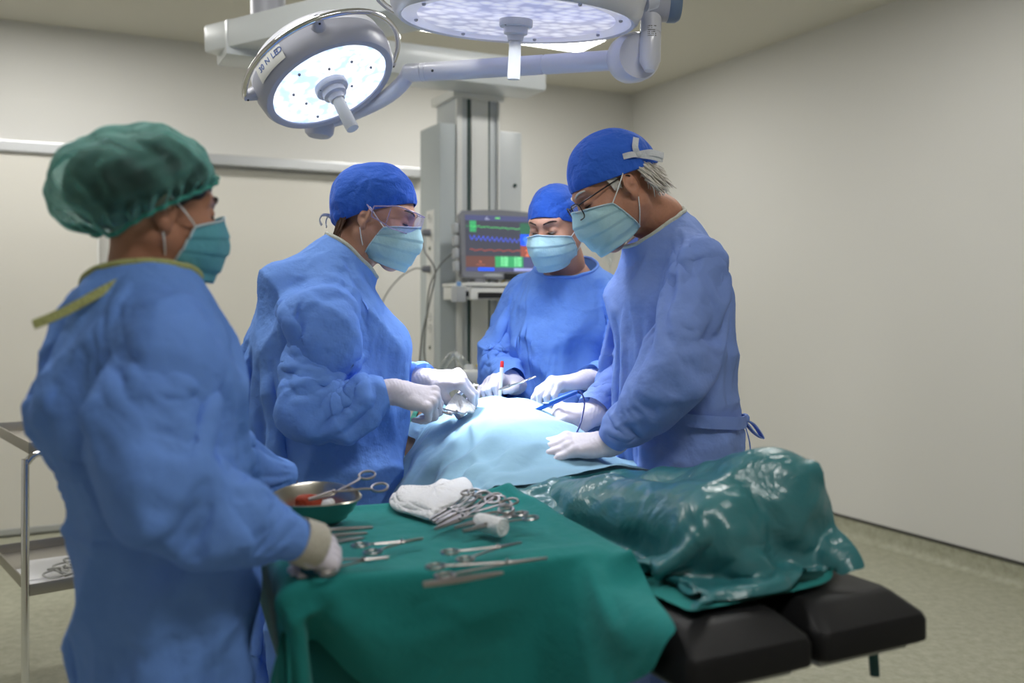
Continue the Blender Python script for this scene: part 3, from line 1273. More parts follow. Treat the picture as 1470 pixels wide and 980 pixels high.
    trace('green_trace', lambda x: 0.80 - 0.03 * x + 0.012 * math.sin(x * 60) * math.sin(x * 23) + (0.014 if (x * 11) % 1 < 0.08 else 0), M['trace_green'])
    trace('blue_trace', lambda x: 0.60 - 0.045 * x + (0.045 - 0.02 * x * 0.3) * (2 * abs(((x * 11.2) % 1) ** 0.8 - 0.5) * 2 - 1), M['trace_blue'], n=180)
    trace('red_trace', lambda x: 0.385 - 0.01 * x + 0.018 * abs(math.sin(x * 17)) * math.sin(x * 34 + 1) + 0.004 * math.sin(x * 120), M['trace_red'])

    def put(txt, size, u, v, m):
        text_mesh(txt, size, S(u0 + (u1 - u0) * u, v0 + (v1 - v0) * v, w1 + 0.0002), X, Z, m, scr, 'readout')
    put('A', 0.020, 0.025, 0.80, M['trace_dgreen'])
    put('95', 0.052, 0.885, 0.55, M['trace_lblue'])
    put('20', 0.044, 0.895, 0.33, M['trace_salmon'])
    for i, (a_, b_) in enumerate((('0.00', '0.04'), ('0.08', '0.04'), ('0.08', '0.08'))):
        put(a_, 0.020, 0.535, 0.235 - i * 0.058, M['trace_lgreen'])
        put(b_, 0.020, 0.725, 0.235 - i * 0.058, M['trace_lgreen'])
    put('5s', 0.012, 0.20, 0.17, M['trace_salmon'])
    put('---------', 0.014, 0.20, 0.12, M['trace_salmon'])
    q = MB()
    q.tube([S(u0 + 0.36 * 0.27, v0 + 0.258 * 0.93, 0.002), S(u0 + 0.36 * 0.295, v0 + 0.258 * 0.975, 0.002), S(u0 + 0.36 * 0.32, v0 + 0.258 * 0.93, 0.002), S(u0 + 0.36 * 0.27, v0 + 0.258 * 0.93, 0.002)], 0.0012, n=5)
    q.build('alarm_mark', M['trace_white'], scr)
    # key strip below the screen
    b = MB()
    b.ball(S(0.155, 0.010, 0.001), (0.048, 0.004, 0.008), 16, mm)
    b.build('badge', M['grey_plate'], case)
    b = MB()
    b.box(S(0.245, 0.006, 0.003), (0.075, 0.012, 0.030), mm, 0.003)
    b.build('key_pad', M['dark_plastic'], case, angle=30)
    for kx in range(4):
        b = MB()
        b.box(S(-0.012, 0.055 + kx * 0.058, -0.035), (0.022, 0.05, 0.046), mm, 0.004)
        b.build('module', M['grey_plate'], case, angle=30)
    for ux in (0.09, 0.30):
        b = MB()
        b.box(c + X * (ux - W_ / 2) - Vector((0, 0, 0.012)) + Nf * 0.01, (0.05, 0.09, 0.028), PM, 0.003)
        b.build('foot', M['grey_plastic'], case, angle=30)
    return t


def glow(name, c, s):
    return mat(name, c, rough=0.35, emit=c, emit_s=s)


M['green_button'] = mat('green_button', rgb(20, 120, 70), rough=0.35)
M['grey_plate'] = mat('pale_grey', rgb(168, 172, 176), rough=0.4)
M['blue_cap'] = mat('pale_blue_cap', rgb(120, 160, 210), rough=0.4)
M['screen'] = glow('screen_ground', rgb(74, 76, 88), 0.55)
M['screen_slate'] = glow('screen_slate', rgb(82, 86, 124), 0.6)
M['screen_green'] = glow('screen_green', rgb(66, 160, 106), 0.7)
M['screen_dgreen'] = glow('screen_dark_green', rgb(58, 104, 84), 0.7)
M['screen_blue'] = glow('screen_blue', rgb(44, 92, 236), 0.8)
M['screen_red'] = glow('screen_red', rgb(150, 84, 74), 0.7)
M['screen_brown'] = glow('screen_brown', rgb(106, 76, 72), 0.7)
M['screen_lilac'] = glow('screen_lilac', rgb(150, 158, 212), 0.7)
M['screen_lime'] = glow('screen_lime', rgb(110, 210, 110), 0.8)
M['trace_green'] = glow('trace_green', rgb(80, 200, 110), 0.9)
M['trace_dgreen'] = glow('trace_dark_green', rgb(66, 130, 90), 0.8)
M['trace_blue'] = glow('trace_blue', rgb(72, 100, 240), 1.0)
M['trace_red'] = glow('trace_red', rgb(190, 84, 64), 0.9)
M['trace_lblue'] = glow('readout_blue', rgb(96, 150, 255), 0.9)
M['trace_salmon'] = glow('readout_salmon', rgb(226, 130, 100), 0.9)
M['trace_lgreen'] = glow('readout_green', rgb(150, 240, 180), 0.9)
M['trace_white'] = glow('readout_white', rgb(200, 205, 225), 0.8)
shelf_and_monitor()

# cables hanging from the pendant's sockets
for lab, pts, r in (('grey cable drooping down the left flank of the pendant column', [Q(-0.045, 0.12, 1.69), Q(-0.06, 0.05, 1.60), Q(-0.05, -0.06, 1.50), Q(-0.06, -0.02, 1.36), Q(-0.07, 0.05, 1.20), Q(-0.065, 0.10, 1.06), Q(-0.06, 0.12, 0.95)], 0.0045),
                    ('darker cable from the monitor down behind the shelf clamp', [Q(0.02, -0.10, 1.58), Q(-0.03, -0.06, 1.52), Q(-0.055, 0.0, 1.42), Q(-0.045, 0.06, 1.28), Q(-0.05, 0.08, 1.12), Q(-0.02, 0.11, 1.04)], 0.004),
                    ('thin grey cable swinging left from the pendant plug', [Q(-0.045, 0.12, 1.515), Q(-0.08, 0.14, 1.515), Q(-0.14, 0.18, 1.47), Q(-0.21, 0.2, 1.37), Q(-0.26, 0.2, 1.2), Q(-0.28, 0.2, 0.95), Q(-0.2, 0.18, 0.78), Q(-0.03, 0.16, 0.80)], 0.0035)):
    o = MB().tube(smooth_path(pts, 8), r, n=8).build('cable', M['cable_grey'])
    tag(o, lab, 'cable')
o = MB().tube(smooth_path([Q(0.30, -0.04, 1.45), Q(0.40, -0.08, 1.50), Q(0.50, -0.06, 1.47), Q(0.47, -0.10, 1.41), Q(0.52, -0.06, 1.38), Q(0.58, -0.02, 1.45), Q(0.53, 0.0, 1.50), Q(0.46, -0.04, 1.46), Q(0.48, -0.06, 1.30)], 8), 0.004, n=8).build('tube', M['yellow'])
tag(o, 'coiled yellow tubing beside the patient monitor', 'tubing')

# drip stand behind the right-hand surgeon
def drip_stand():
    c = Vector((0.545, 4.55, 0))
    t = thing('drip_stand', 'drip stand with clear drip chamber behind the grey-haired surgeon', 'drip stand', c)
    b = MB()
    b.tube([c + Vector((0, 0, 0.08)), c + Vector((0, 0, 1.72))], 0.012, n=14)
    b.build('pole', M['steel'], t)
    for k in range(5):
        a = k * 2 * math.pi / 5
        e = c + Vector((math.cos(a) * 0.28, math.sin(a) * 0.28, 0.055))
        b = MB()
        b.tube([c + Vector((0, 0, 0.10)), e], [0.016, 0.011], n=10)
        l = b.build('leg', M['steel'], t)
        b = MB()
        b.lathe([(0.0, -0.012), (0.024, -0.012), (0.028, 0.0), (0.024, 0.012), (0.0, 0.012)], e - Vector((0, 0, 0.026)), (-math.sin(a), math.cos(a), 0), n=18)
        b.build('castor', M['dark_plastic'], l)
    b = MB()
    for s in (-1, 1):
        b.tube(smooth_path([c + Vector((0, 0, 1.70)), c + Vector((s * 0.05, 0, 1.74)), c + Vector((s * 0.085, 0, 1.71)), c + Vector((s * 0.09, 0, 1.73))], 5), 0.005, n=8)
    b.build('hook', M['steel'], t)
    b = MB()
    q = c + Vector((-0.075, -0.02, 1.62))
    b.lathe([(0.0, 0.075), (0.012, 0.075), (0.016, 0.06), (0.017, 0.0), (0.020, -0.01), (0.020, -0.06), (0.012, -0.075), (0.005, -0.10), (0.0, -0.10)], q, (0, 0, 1), n=20)
    ch = b.build('drip_chamber', M['clear_plastic'], t)
    b = MB()
    b.tube([q + Vector((0, 0, 0.07)), q + Vector((-0.01, 0.01, 0.10))], 0.004, n=6)
    b.tube(smooth_path([q - Vector((0, 0, 0.10)), q - Vector((-0.01, 0, 0.3)), q - Vector((0.03, 0, 0.55)), q - Vector((0.10, 0.1, 0.62))], 6), 0.0028, n=6)
    b.build('drip_line', M['clear_plastic'], t)


M['clear_plastic'] = clear_mat('clear_plastic', (0.93, 0.95, 0.95, 1), rough=0.08, base=0.10, edge=0.6)
drip_stand()


# suction jar and breathing tubes on a small cart at the head end
def head_cart():
    c = Vector((-0.14, 3.55, 0))
    t = thing('instrument_cart', 'low pale cart at the head end, mostly hidden behind the patient', 'cart', c)
    b = MB()
    b.box(c + Vector((0, 0, 0.86)), (0.42, 0.34, 0.03), PM, 0.008)
    b.build('top_shelf', M['grey_plate'], t, angle=30)
    b = MB()
    b.box(c + Vector((0, 0, 0.30)), (0.42, 0.34, 0.03), PM, 0.008)
    b.build('lower_shelf', M['grey_plate'], t, angle=30)
    for sx in (-1, 1):
        for sy in (-1, 1):
            p = c + E1 * 0.19 * sx + E2 * 0.15 * sy
            MB().tube([p + Vector((0, 0, 0.0)), p + Vector((0, 0, 0.86))], 0.012, n=12).build('leg', M['steel'], t)
    j = thing('suction_jar', 'clear glass suction jar with pale lid and blue tap at the head end', 'jar', c + Vector((-0.02, -0.05, 0.875)))
    q = c + Vector((-0.02, -0.05, 0.876))
    b = MB()
    b.lathe([(0.0, 0.0), (0.060, 0.0), (0.066, 0.01), (0.067, 0.15), (0.060, 0.172), (0.046, 0.182), (0.046, 0.195)], q, (0, 0, 1), n=40)
    b.build('glass', M['clear_plastic'], j)
    b = MB()
    b.lathe([(0.050, 0.188), (0.052, 0.215), (0.046, 0.224), (0.018, 0.228), (0.016, 0.245), (0.0, 0.246)], q, (0, 0, 1), n=36)
    b.build('lid', M['socket'], j)
    b = MB()
    b.tube([q + Vector((0.02, -0.064, 0.02)), q + Vector((0.025, -0.09, 0.02))], 0.014, n=14)
    b.build('tap', M['blue_cap'], j)
    y = MB()
    y.tube(smooth_path([q + Vector((0.03, 0.01, 0.235)), q + Vector((0.07, 0.02, 0.262)), q + Vector((0.13, 0.05, 0.252)), q + Vector((0.17, 0.09, 0.20)), q + Vector((0.12, 0.08, 0.06)), q + Vector((0.10, 0.05, 0.008))], 8), 0.009, n=10)
    y.build('yellow_hose', M['yellow'], j)
    b = MB()
    path = smooth_path([q + Vector((-0.01, 0.0, 0.24)), q + Vector((-0.06, 0.03, 0.28)), q + Vector((-0.11, 0.05, 0.21)), q + Vector((-0.12, 0.03, 0.10)), q + Vector((-0.07, -0.03, 0.02)), q + Vector((0.03, -0.07, 0.012))], 14)
    b.tube(path, [0.013 + 0.0025 * (i % 2) for i in range(len(path))], n=12)
    b.build('breathing_hose', M['clear_plastic'], j)


head_cart()


# chrome trolley at the left edge
def trolley():
    c0 = Vector((-1.56, 3.04, 0))
    el = Vector((-0.62, 0.78, 0)).normalized()
    er = Vector((0.78, 0.62, 0)).normalized()
    tm = Matrix((er, el, Vector((0, 0, 1)))).transposed()
    t = thing('steel_trolley', 'chrome trolley with two trays behind the nurse', 'trolley', c0 + el * 0.3 + er * 0.22)
    w, ln = 0.44, 0.62
    for nm, z in (('top_tray', 0.90), ('lower_tray', 0.44)):
        b = MB()
        m_ = c0 + er * w / 2 + el * ln / 2
        b.box(m_ + Vector((0, 0, z - 0.035)), (w, ln, 0.004), tm)
        for s in (0, 1):
            b.box(c0 + er * (w * s) + el * ln / 2 + Vector((0, 0, z - 0.018)), (0.006, ln, 0.038), tm, 0.002)
            b.box(c0 + er * w / 2 + el * (ln * s) + Vector((0, 0, z - 0.018)), (w, 0.006, 0.038), tm, 0.002)
        b.build(nm, M['steel_dull'], t, angle=30)
    for sx in (0, 1):
        for sy in (0, 1):
            p = c0 + er * (w * sx) + el * (ln * sy) + er * (0.012 if sx else -0.012)
            inn = er * (0.05 if sx == 0 else -0.05)
            b = MB()
            b.tube(smooth_path([p + Vector((0, 0, 0.07)), p + Vector((0, 0, 0.3)), p + Vector((0, 0, 0.80)), p + Vector((0, 0, 0.835)) + inn * 0.10, p + Vector((0, 0, 0.858)) + inn * 0.5, p + Vector((0, 0, 0.864)) + inn], 6), 0.0125, n=14)
            l = b.build('leg', M['chrome'], t)
            b = MB()
            b.lathe([(0.0, -0.014), (0.030, -0.014), (0.036, 0.0), (0.030, 0.014), (0.0, 0.014)], p + Vector((0, 0, 0.037)), er, n=24)
            b.build('castor', M['dark_plastic'], l)
    # papers and a coiled lead on the lower tray
    z = 0.41
    b = MB()
    for k, (da, dx, dy) in enumerate(((0.05, 0.20, 0.20), (-0.1, 0.22, 0.26))):
        rm = tm @ Matrix.Rotation(da, 3, 'Z')
        b = MB()
        b.box(c0 + er * dx + el * dy + Vector((0, 0, z + 0.002 + 0.004 * k)), (0.36, 0.27, 0.003), rm, 0.0)
        o = b.build('paper_sheet', M['paper'], None, smooth=False)
        tag(o, ('white paper folder lying lowest on the trolley\'s lower tray', 'white paper sheet on top of the folder under the coiled lead')[k], 'paper')
    b = MB()
    rg = random.Random(8)
    pts = []
    cc = c0 + er * 0.13 + el * 0.10 + Vector((0, 0, z + 0.016))
    for i in range(60):
        a = i * 0.62
        rr = 0.045 + 0.018 * math.sin(i * 1.9)
        pts.append(cc + er * (math.cos(a) * rr * 1.3 + 0.0012 * i) + el * (math.sin(a) * rr) + Vector((0, 0, 0.010 + 0.014 * math.sin(i * 0.9) + 0.0004 * i)))
    pts += [cc + er * 0.2 + el * 0.05 + Vector((0, 0, 0.004)), cc + er * 0.26 + el * 0.0 + Vector((0, 0, 0.003))]
    b.tube(smooth_path(pts, 5), 0.0036, n=7)
    o = b.build('coiled_lead', M['cable_pale'], None)
    tag(o, 'coiled pale grey lead on the trolley\'s lower tray', 'cable')


M['steel_dull'] = mat('brushed_steel', rgb(168, 164, 156), rough=0.38, metal=1.0)
M['paper'] = mat('paper', rgb(236, 236, 238), rough=0.8)
M['cable_pale'] = mat('pale_cable', rgb(176, 176, 172), rough=0.55)
trolley()
# ================================================================== people
def V3(v):
    return np.array(v, float)


def frame(fwd, up=(0, 0, 1)):
    """columns right, forward, up"""
    f = Vector(fwd).normalized()
    r = f.cross(Vector(up)).normalized()
    u = r.cross(f).normalized()
    return np.array([r, f, u]).T


class Head:
    def __init__(s, origin, fwd, up=(0, 0, 1), scale=1.0, neck=None):
        s.o = V3(origin)
        s.m = frame(fwd, up)
        s.k = scale
        s.neck = s.local(neck) if neck is not None else np.array([0, -0.04, -0.19])

    def world(s, p):
        return np.asarray(p, float) * s.k @ s.m.T + s.o

    def local(s, p):
        return (np.asarray(p, float) - s.o) @ s.m / s.k

    def W(s, x, y, z):
        return Vector(s.world([x, y, z]))

    def face_ops(s, S):
        S.ell((0, -0.012, 0.040), (0.074, 0.095, 0.086), k=0.02)
        S.ell((0, 0.032, -0.018), (0.063, 0.062, 0.088), k=0.03)
        for sx in (-1, 1):
            S.cone((sx * 0.056, 0.0, -0.048), (sx * 0.016, 0.068, -0.100), 0.017, 0.018, k=0.03)
            S.ell((sx * 0.042, 0.062, -0.022), (0.022, 0.022, 0.020), k=0.03)          # cheek bones
            S.cone((sx * 0.010, 0.088, 0.030), (sx * 0.046, 0.068, 0.032), 0.010, 0.009, k=0.018)  # brow ridge
        S.cone((0, 0.074, -0.100), (0, 0.074, -0.104), 0.018, 0.018, k=0.02)
        return S

    def solid(s, ear=True, age=0):
        S = s.face_ops(Solid())
        for sx in (-1, 1):
            S.ell((sx * 0.031, 0.098, 0.008), (0.017, 0.016, 0.012), k=0.016, op='s')     # eye sockets
            S.ell((sx * 0.031, 0.077, 0.008), (0.0155, 0.0155, 0.0115), k=0.004)           # lids over the eyeball
            S.cone((sx * 0.016, 0.090, 0.003), (sx * 0.046, 0.078, 0.005), 0.0022, 0.0018, k=0.004)
        S.cone((0, 0.088, 0.016), (0, 0.112, -0.034), 0.0075, 0.0115, k=0.012)            # nose
        for sx in (-1, 1):
            S.ell((sx * 0.012, 0.098, -0.037), (0.008, 0.011, 0.008), k=0.007)
        S.ell((0, 0.093, -0.062), (0.024, 0.010, 0.006), k=0.008)                         # lips
        S.ell((0, 0.091, -0.073), (0.020, 0.010, 0.007), k=0.007)
        if ear:
            for sx in (-1, 1):
                a = math.radians(24)
                rot = np.array([[math.cos(a) * sx, math.sin(a) * sx, 0], [-math.sin(a), math.cos(a), 0], [0, 0, 1]])
                rot = np.array([[sx * 0.92, sx * 0.39, 0.0], [-0.39, 0.92, 0.0], [0.0, 0.0, 1.0]])
                c = np.array([sx * 0.080, -0.012, -0.004])
                S.ell(c, (0.006, 0.019, 0.031), rot=rot, k=0.006)
                S.ell(c + np.array([sx * 0.006, 0.002, 0.004]), (0.006, 0.011, 0.019), rot=rot, k=0.005, op='s')
                S.ell(c + np.array([sx * -0.002, 0.006, -0.028]), (0.006, 0.008, 0.010), rot=rot, k=0.006)
                S.ell(c + np.array([sx * 0.001, 0.013, -0.008]), (0.005, 0.005, 0.007), rot=rot, k=0.004)
                S.cone((sx * 0.068, -0.005, -0.01), c, 0.012, 0.008, k=0.008)
        n = s.neck
        S.cone((0, -0.018, -0.055), n * 0.75 + np.array([0, -0.018, -0.055]) * 0.25, 0.056, 0.054, k=0.03)
        S.cone(n * 0.72 + np.array([0, -0.018, -0.055]) * 0.28, n + (n - np.array([0, -0.018, -0.055])) * 0.12,
               0.055, 0.060, k=0.03)
        for sx in (-1, 1):
            S.cone((sx * 0.05, -0.022, -0.05), n * 0.95 + np.array([sx * 0.012, 0.048, 0]), 0.012, 0.010, k=0.02)
        return S

    def hull(s):
        S = Solid()
        S.ell((0, 0.030, -0.018), (0.067, 0.066, 0.094), k=0.03)
        for sx in (-1, 1):
            S.cone((sx * 0.056, -0.004, -0.045), (sx * 0.016, 0.070, -0.100), 0.020, 0.022, k=0.03)
            S.ell((sx * 0.030, 0.080, -0.045), (0.030, 0.024, 0.040), k=0.035)
        S.cone((0, 0.092, 0.012), (0, 0.116, -0.038), 0.010, 0.014, k=0.045)
        S.ell((0, 0.098, -0.075), (0.022, 0.018, 0.030), k=0.04)
        S.ell((0, -0.012, 0.040), (0.077, 0.098, 0.088), k=0.03)
        return S

    def wrap(s, S, phi, z, off):
        """outermost radius of the hull along azimuth phi at height z (arrays)"""
        rs = np.linspace(0.17, 0.03, 113)
        p = np.stack([rs[None, :] * np.sin(phi)[:, None], rs[None, :] * np.cos(phi)[:, None],
                      np.repeat(z[:, None], len(rs), 1)], axis=-1)
        d = S.eval(p) - off
        hit = d < 0
        i = np.argmax(hit, axis=1)
        none = ~hit.any(axis=1)
        i = np.clip(i, 1, len(rs) - 1)
        ar = np.arange(len(phi))
        d0, d1 = d[ar, i - 1], d[ar, i]
        t = np.clip(d0 / np.maximum(d0 - d1, 1e-9), 0, 1)
        r = rs[i - 1] + (rs[i] - rs[i - 1]) * t
        r[none] = 0.03
        return r


def mask(h, parent, material, phi_top=58, phi_bot=78, pleat=0.0035, top=0.004, seed=0, puff=0.0, side_top=-0.022, side_bot=-0.102,
         ear_z=0.012):
    S = h.hull()
    nu, nv = 45, 34
    pts = np.zeros((nv, nu, 3))
    un = np.linspace(-1, 1, nu)
    w = np.abs(un)
    zt = top + (side_top - top) * w ** 1.5 + 0.004 * np.exp(-(w / 0.18) ** 2)
    zb = -0.118 + (side_bot + 0.118) * w ** 2.0
    for j in range(nv):
        v = j / (nv - 1)
        phis = un * np.radians(phi_top + (phi_bot - phi_top) * v ** 0.8)
        z = zt + (zb - zt) * v
        zz = np.maximum(z, -0.104)
        r = h.wrap(S, phis, zz, 0.004)
        r = r - np.clip(-0.104 - z, 0, 1) ** 1.4 * 2.0                # tucks in under the chin
        fr = (v * 3.6) % 1.0
        r = r + pleat * (fr - 0.5) * (0.25 + 0.75 * np.clip(v * 6, 0, 1)) * (v < 0.92)
        r = r + puff * math.sin(math.pi * v) * (1 - w ** 2)
        q = np.stack([r * np.sin(phis), r * np.cos(phis), z], -1)
        r = r + 0.0022 * vnoise(q, 55.0, seed) * math.sin(math.pi * v) + 0.003 * w ** 4
        pts[j] = np.stack([r * np.sin(phis), r * np.cos(phis), z], -1)
    b = MB().grid([[h.world(p) for p in row] for row in pts])
    o = b.build('face_mask', material, parent, angle=75)
    sm = o.modifiers.new('thickness', 'SOLIDIFY')
    sm.thickness = 0.0012
    sm.offset = -1
    # edging strip along the top and the two sides
    e = MB()
    out = 0.0012
    rowt = [h.W(*(p * np.array([1.012, 1.012, 1]))) for p in pts[0]]
    e.tube(rowt, 0.0022, n=6)
    for k in (0, -1):
        e.tube([h.W(*(pts[j][k] * np.array([1.012, 1.012, 1]))) for j in range(nv)], 0.0018, n=6)
    e.build('edging', M['mask_edge'], o)
    for side, k in ((-1, 0), (1, -1)):
        up, dn = pts[0][k], pts[-2][k]
        ear_t = np.array([side * 0.085, -0.008, ear_z + 0.012])
        ear_b = np.array([side * 0.082, -0.012, -0.040])
        mid = (up + ear_t) / 2 + np.array([side * 0.006, 0, 0])
        mid2 = (dn + ear_b) / 2 + np.array([side * 0.006, 0, 0])
        t = MB()
        t.tube([h.W(*q) for q in smooth_path([up, mid, ear_t], 6)], 0.0014, n=6)
        t.tube([h.W(*q) for q in smooth_path([dn, mid2, ear_b], 6)], 0.0014, n=6)
        t.build('ear_loop', M['loop'], o)
    return o


def cap_points(front=0.060, back=-0.030, rad=(0.083, 0.104, 0.098), cz=0.036, puff=0.0, puff_az=180.0, seed=0.0, nth=120, ns=44,
               fold=0.003, gather=0.002, gather_n=23, side=None):
    th = np.linspace(0, 2 * np.pi, nth, endpoint=False)
    c = np.cos(th)
    zr = (front + back) / 2 + (front - back) / 2 * c
    if side is not None:
        zr = zr + side * np.sin(th) ** 2
    sphi = np.clip((zr - cz) / rad[2], -0.93, 0.93)
    phir = np.arcsin(sphi)
    out = []
    bias = np.clip(0.5 + 0.5 * np.cos(th - math.radians(puff_az)), 0, 1)
    for i in range(ns):
        s = i / (ns - 1)
        phi = phir + (np.pi / 2 - phir) * s
        cp = np.where(phi > 0, np.cos(phi), np.cos(phi * 0.55))
        base_r = 1.0 + puff * (0.25 + 0.75 * bias) * math.sin(math.pi * min(1, s * 1.15)) ** 0.7
        x = rad[0] * cp * np.sin(th) * base_r
        y = rad[1] * cp * np.cos(th) * base_r - 0.012
        z = cz + rad[2] * np.sin(phi) * (1 + puff * 0.45 * math.sin(math.pi * s * 0.5))
        q = np.stack([x, y, z], -1)
        n = q - np.array([0, -0.012, cz])
        n = n / np.linalg.norm(n, axis=1)[:, None]
        am = fold * min(1, s * 5) * (1 - 0.4 * s)
        streak = np.sin(th * 5 + 2.2 * np.sin(s * 4 + seed) + seed) * 0.5 + vnoise(q, 34, seed) + 0.5 * vnoise(q, 70, seed + 3)
        disp = am * streak + gather * np.sin(th * gather_n + 3 * np.sin(th * 3 + seed)) * math.exp(-((s - 0.07) / 0.07) ** 2)
        q = q + n * disp[:, None]
        out.append(q)
    return out


def cap(h, parent, material, name='surgical_cap', band=True, **kw):
    rows = cap_points(**kw)
    nth = len(rows[0])
    verts = [h.world(p) for row in rows for p in row]
    faces = []
    for i in range(len(rows) - 1):
        for k in range(nth):
            k2 = (k + 1) % nth
            faces.append([i * nth + k, i * nth + k2, (i + 1) * nth + k2, (i + 1) * nth + k])
    b = MB()
    b.add(verts, faces)
    o = b.build(name, material, parent, angle=80)
    sm = o.modifiers.new('thickness', 'SOLIDIFY')
    sm.thickness = 0.0015
    sm.offset = -1
    return o, rows


def strands(name, roots, material, parent, r=0.0016, seed=1):
    """hair built strand by strand; roots = list of control point lists in world space"""
    b = MB()
    for path in roots:
        pts = smooth_path(path, 4)
        n = len(pts)
        b.tube(pts, [r * (1 - 0.75 * (i / (n - 1)) ** 2) for i in range(n)], n=5)
    return b.build(name, material, parent, angle=80)


def eyes(h, parent, open_=0.35, brow=True, brow_mat=None):
    for sx in (-1, 1):
        b = MB()
        # dark slit with lashes along the lid edge
        pts = []
        for a in np.linspace(0, 1, 9):
            x = sx * (0.017 + 0.029 * a)
            y = 0.0925 - 0.011 * (a - 0.35) ** 2 * 2.2 - 0.0035 * a
            z = 0.0035 - 0.003 * math.sin(math.pi * a)
            pts.append(h.W(x, y, z))
        b.tube(pts, [0.0009, 0.0014, 0.0019, 0.0021, 0.0022, 0.0021, 0.0019, 0.0015, 0.0009], n=6)
        b.build('eyelashes', M['iris'], parent)
        if brow:
            b = MB()
            pts = [h.W(sx * x, y, z) for x, y, z in ((0.012, 0.0985, 0.030), (0.022, 0.0975, 0.034), (0.034, 0.0915, 0.037),
                                                    (0.045, 0.0815, 0.036), (0.052, 0.0725, 0.031))]
            b.tube(smooth_path(pts, 4), [0.0022] * 6 + [0.0026] * 5 + [0.0018] * 5 + [0.0008], n=6)
            b.build('eyebrow', brow_mat or M['brow'], parent)


FINGERS = {   # x across (towards thumb), y of the knuckle, bone lengths, radii
    'index': (0.029, 0.090, (0.044, 0.026, 0.021), (0.0105, 0.0095, 0.0087, 0.0072)),
    'middle': (0.009, 0.094, (0.049, 0.030, 0.022), (0.0107, 0.0097, 0.0088, 0.0073)),
    'ring': (-0.011, 0.089, (0.045, 0.028, 0.021), (0.0102, 0.0092, 0.0083, 0.0070)),
    'little': (-0.029, 0.080, (0.035, 0.021, 0.018), (0.0092, 0.0082, 0.0074, 0.0062)),
}


def hand_mesh(wrist, ydir, zdir, side, curls, spread=(6, 2, -3, -8), thumb=((0.55, 0.75, -0.35), (0.35, 0.9, -0.25), (0.15, 0.95, -0.3)),
              fore=None, scale=1.0, cuff=0.045, cuff_r=0.0305, h=0.0023):
    """five-fingered gloved hand. local frame: x towards the thumb, y along the palm, z out of the back of the hand"""
    y = Vector(ydir).normalized()
    z = Vector(zdir)
    z = (z - y * z.dot(y)).normalized()
    x = y.cross(z)
    if side == 'R':
        x = -x
    m = np.array([x, y, z]).T
    w0 = V3(wrist)
    S = Solid()
    info = {}
    # palm: fan of bones
    for i, nm in enumerate(('index', 'middle', 'ring', 'little')):
        fx, fy, L, r = FINGERS[nm]
        S.cone((fx * 0.45, 0.010, 0.0), (fx, fy, 0.0), 0.0165, r[0] + 0.0015, k=0.012)
    S.ell((0.020, 0.040, -0.010), (0.018, 0.034, 0.014), k=0.012)       # thumb pad
    S.ell((-0.020, 0.042, -0.008), (0.015, 0.036, 0.013), k=0.012)      # heel pad
    S.cone((0, -0.02, 0), (0, 0.014, 0), 0.024, 0.024, k=0.015, flat=((0, 0, 1), 0.82))
    for i, nm in enumerate(('index', 'middle', 'ring', 'little')):
        fx, fy, L, r = FINGERS[nm]
        p = np.array([fx, fy, 0.0])
        a = 0.0
        beta = math.radians(spread[i])
        first = True
        S.ell(p + np.array([0, 0.0, 0.003]), (r[0] * 1.08,) * 3, k=0.006)
        pts = [p]
        for j in range(3):
            a += math.radians(curls[i][j])
            d = np.array([math.sin(beta) * math.cos(a), math.cos(beta) * math.cos(a), -math.sin(a)])
            q = p + d * L[j]
            S.cone(p, q, r[j], r[j + 1], k=0.010 if j == 0 else 0.003)
            p = q
            pts.append(p)
        info[nm] = pts
    p = np.array([0.024, 0.022, -0.008])
    tp = [p]
    for j, (L, r0, r1) in enumerate(((0.044, 0.0165, 0.0125), (0.033, 0.0122, 0.0108), (0.026, 0.0106, 0.0082))):
        d = V3(thumb[j])
        d = d / np.linalg.norm(d)
        q = p + d * L
        S.cone(p, q, r0, r1, k=0.014 if j == 0 else 0.004)
        p = q
        tp.append(p)
    info['thumb'] = tp
    if fore is not None:
        fl = -(V3(fore) / np.linalg.norm(V3(fore)))
        fl = np.linalg.inv(m) @ fl
    else:
        fl = np.array([0, -1.0, 0])
    # rolled gauntlet over the sleeve
    S.cone((0, -0.005, 0), fl * cuff, 0.0285, cuff_r, k=0.012)
    S.cone(fl * cuff, fl * (cuff + 0.002), cuff_r + 0.0015, cuff_r + 0.0015, k=0.003)
    pts, quads = S.mesh(h, smooth=1)
    n = vnoise(pts, 120, 2.0) * 0.0005 + 0.0005 * np.sin(pts[:, 1] * 700 + 3 * np.sin(pts[:, 0] * 160)) * np.clip(
        1 - np.abs(pts[:, 1] - 0.0) / 0.06, 0, 1)
    pts = pts + n[:, None] * np.array([0.3, 0.2, 1.0])
    pts = pts * scale @ m.T + w0
    info = {k: [Vector(np.asarray(q) * scale @ m.T + w0) for q in v] for k, v in info.items()}
    return pts, quads, info


def glove(parent, *a, **kw):
    pts, quads, info = hand_mesh(*a, **kw)
    o = mesh_obj('glove', pts, quads, M['glove'], parent)
    return o, info


def seg_dist(p, a, b):
    ba = b - a
    t = np.clip((p - a) @ ba / (ba @ ba), 0, 1)
    return np.linalg.norm(p - (a + t[:, None] * ba), axis=1)


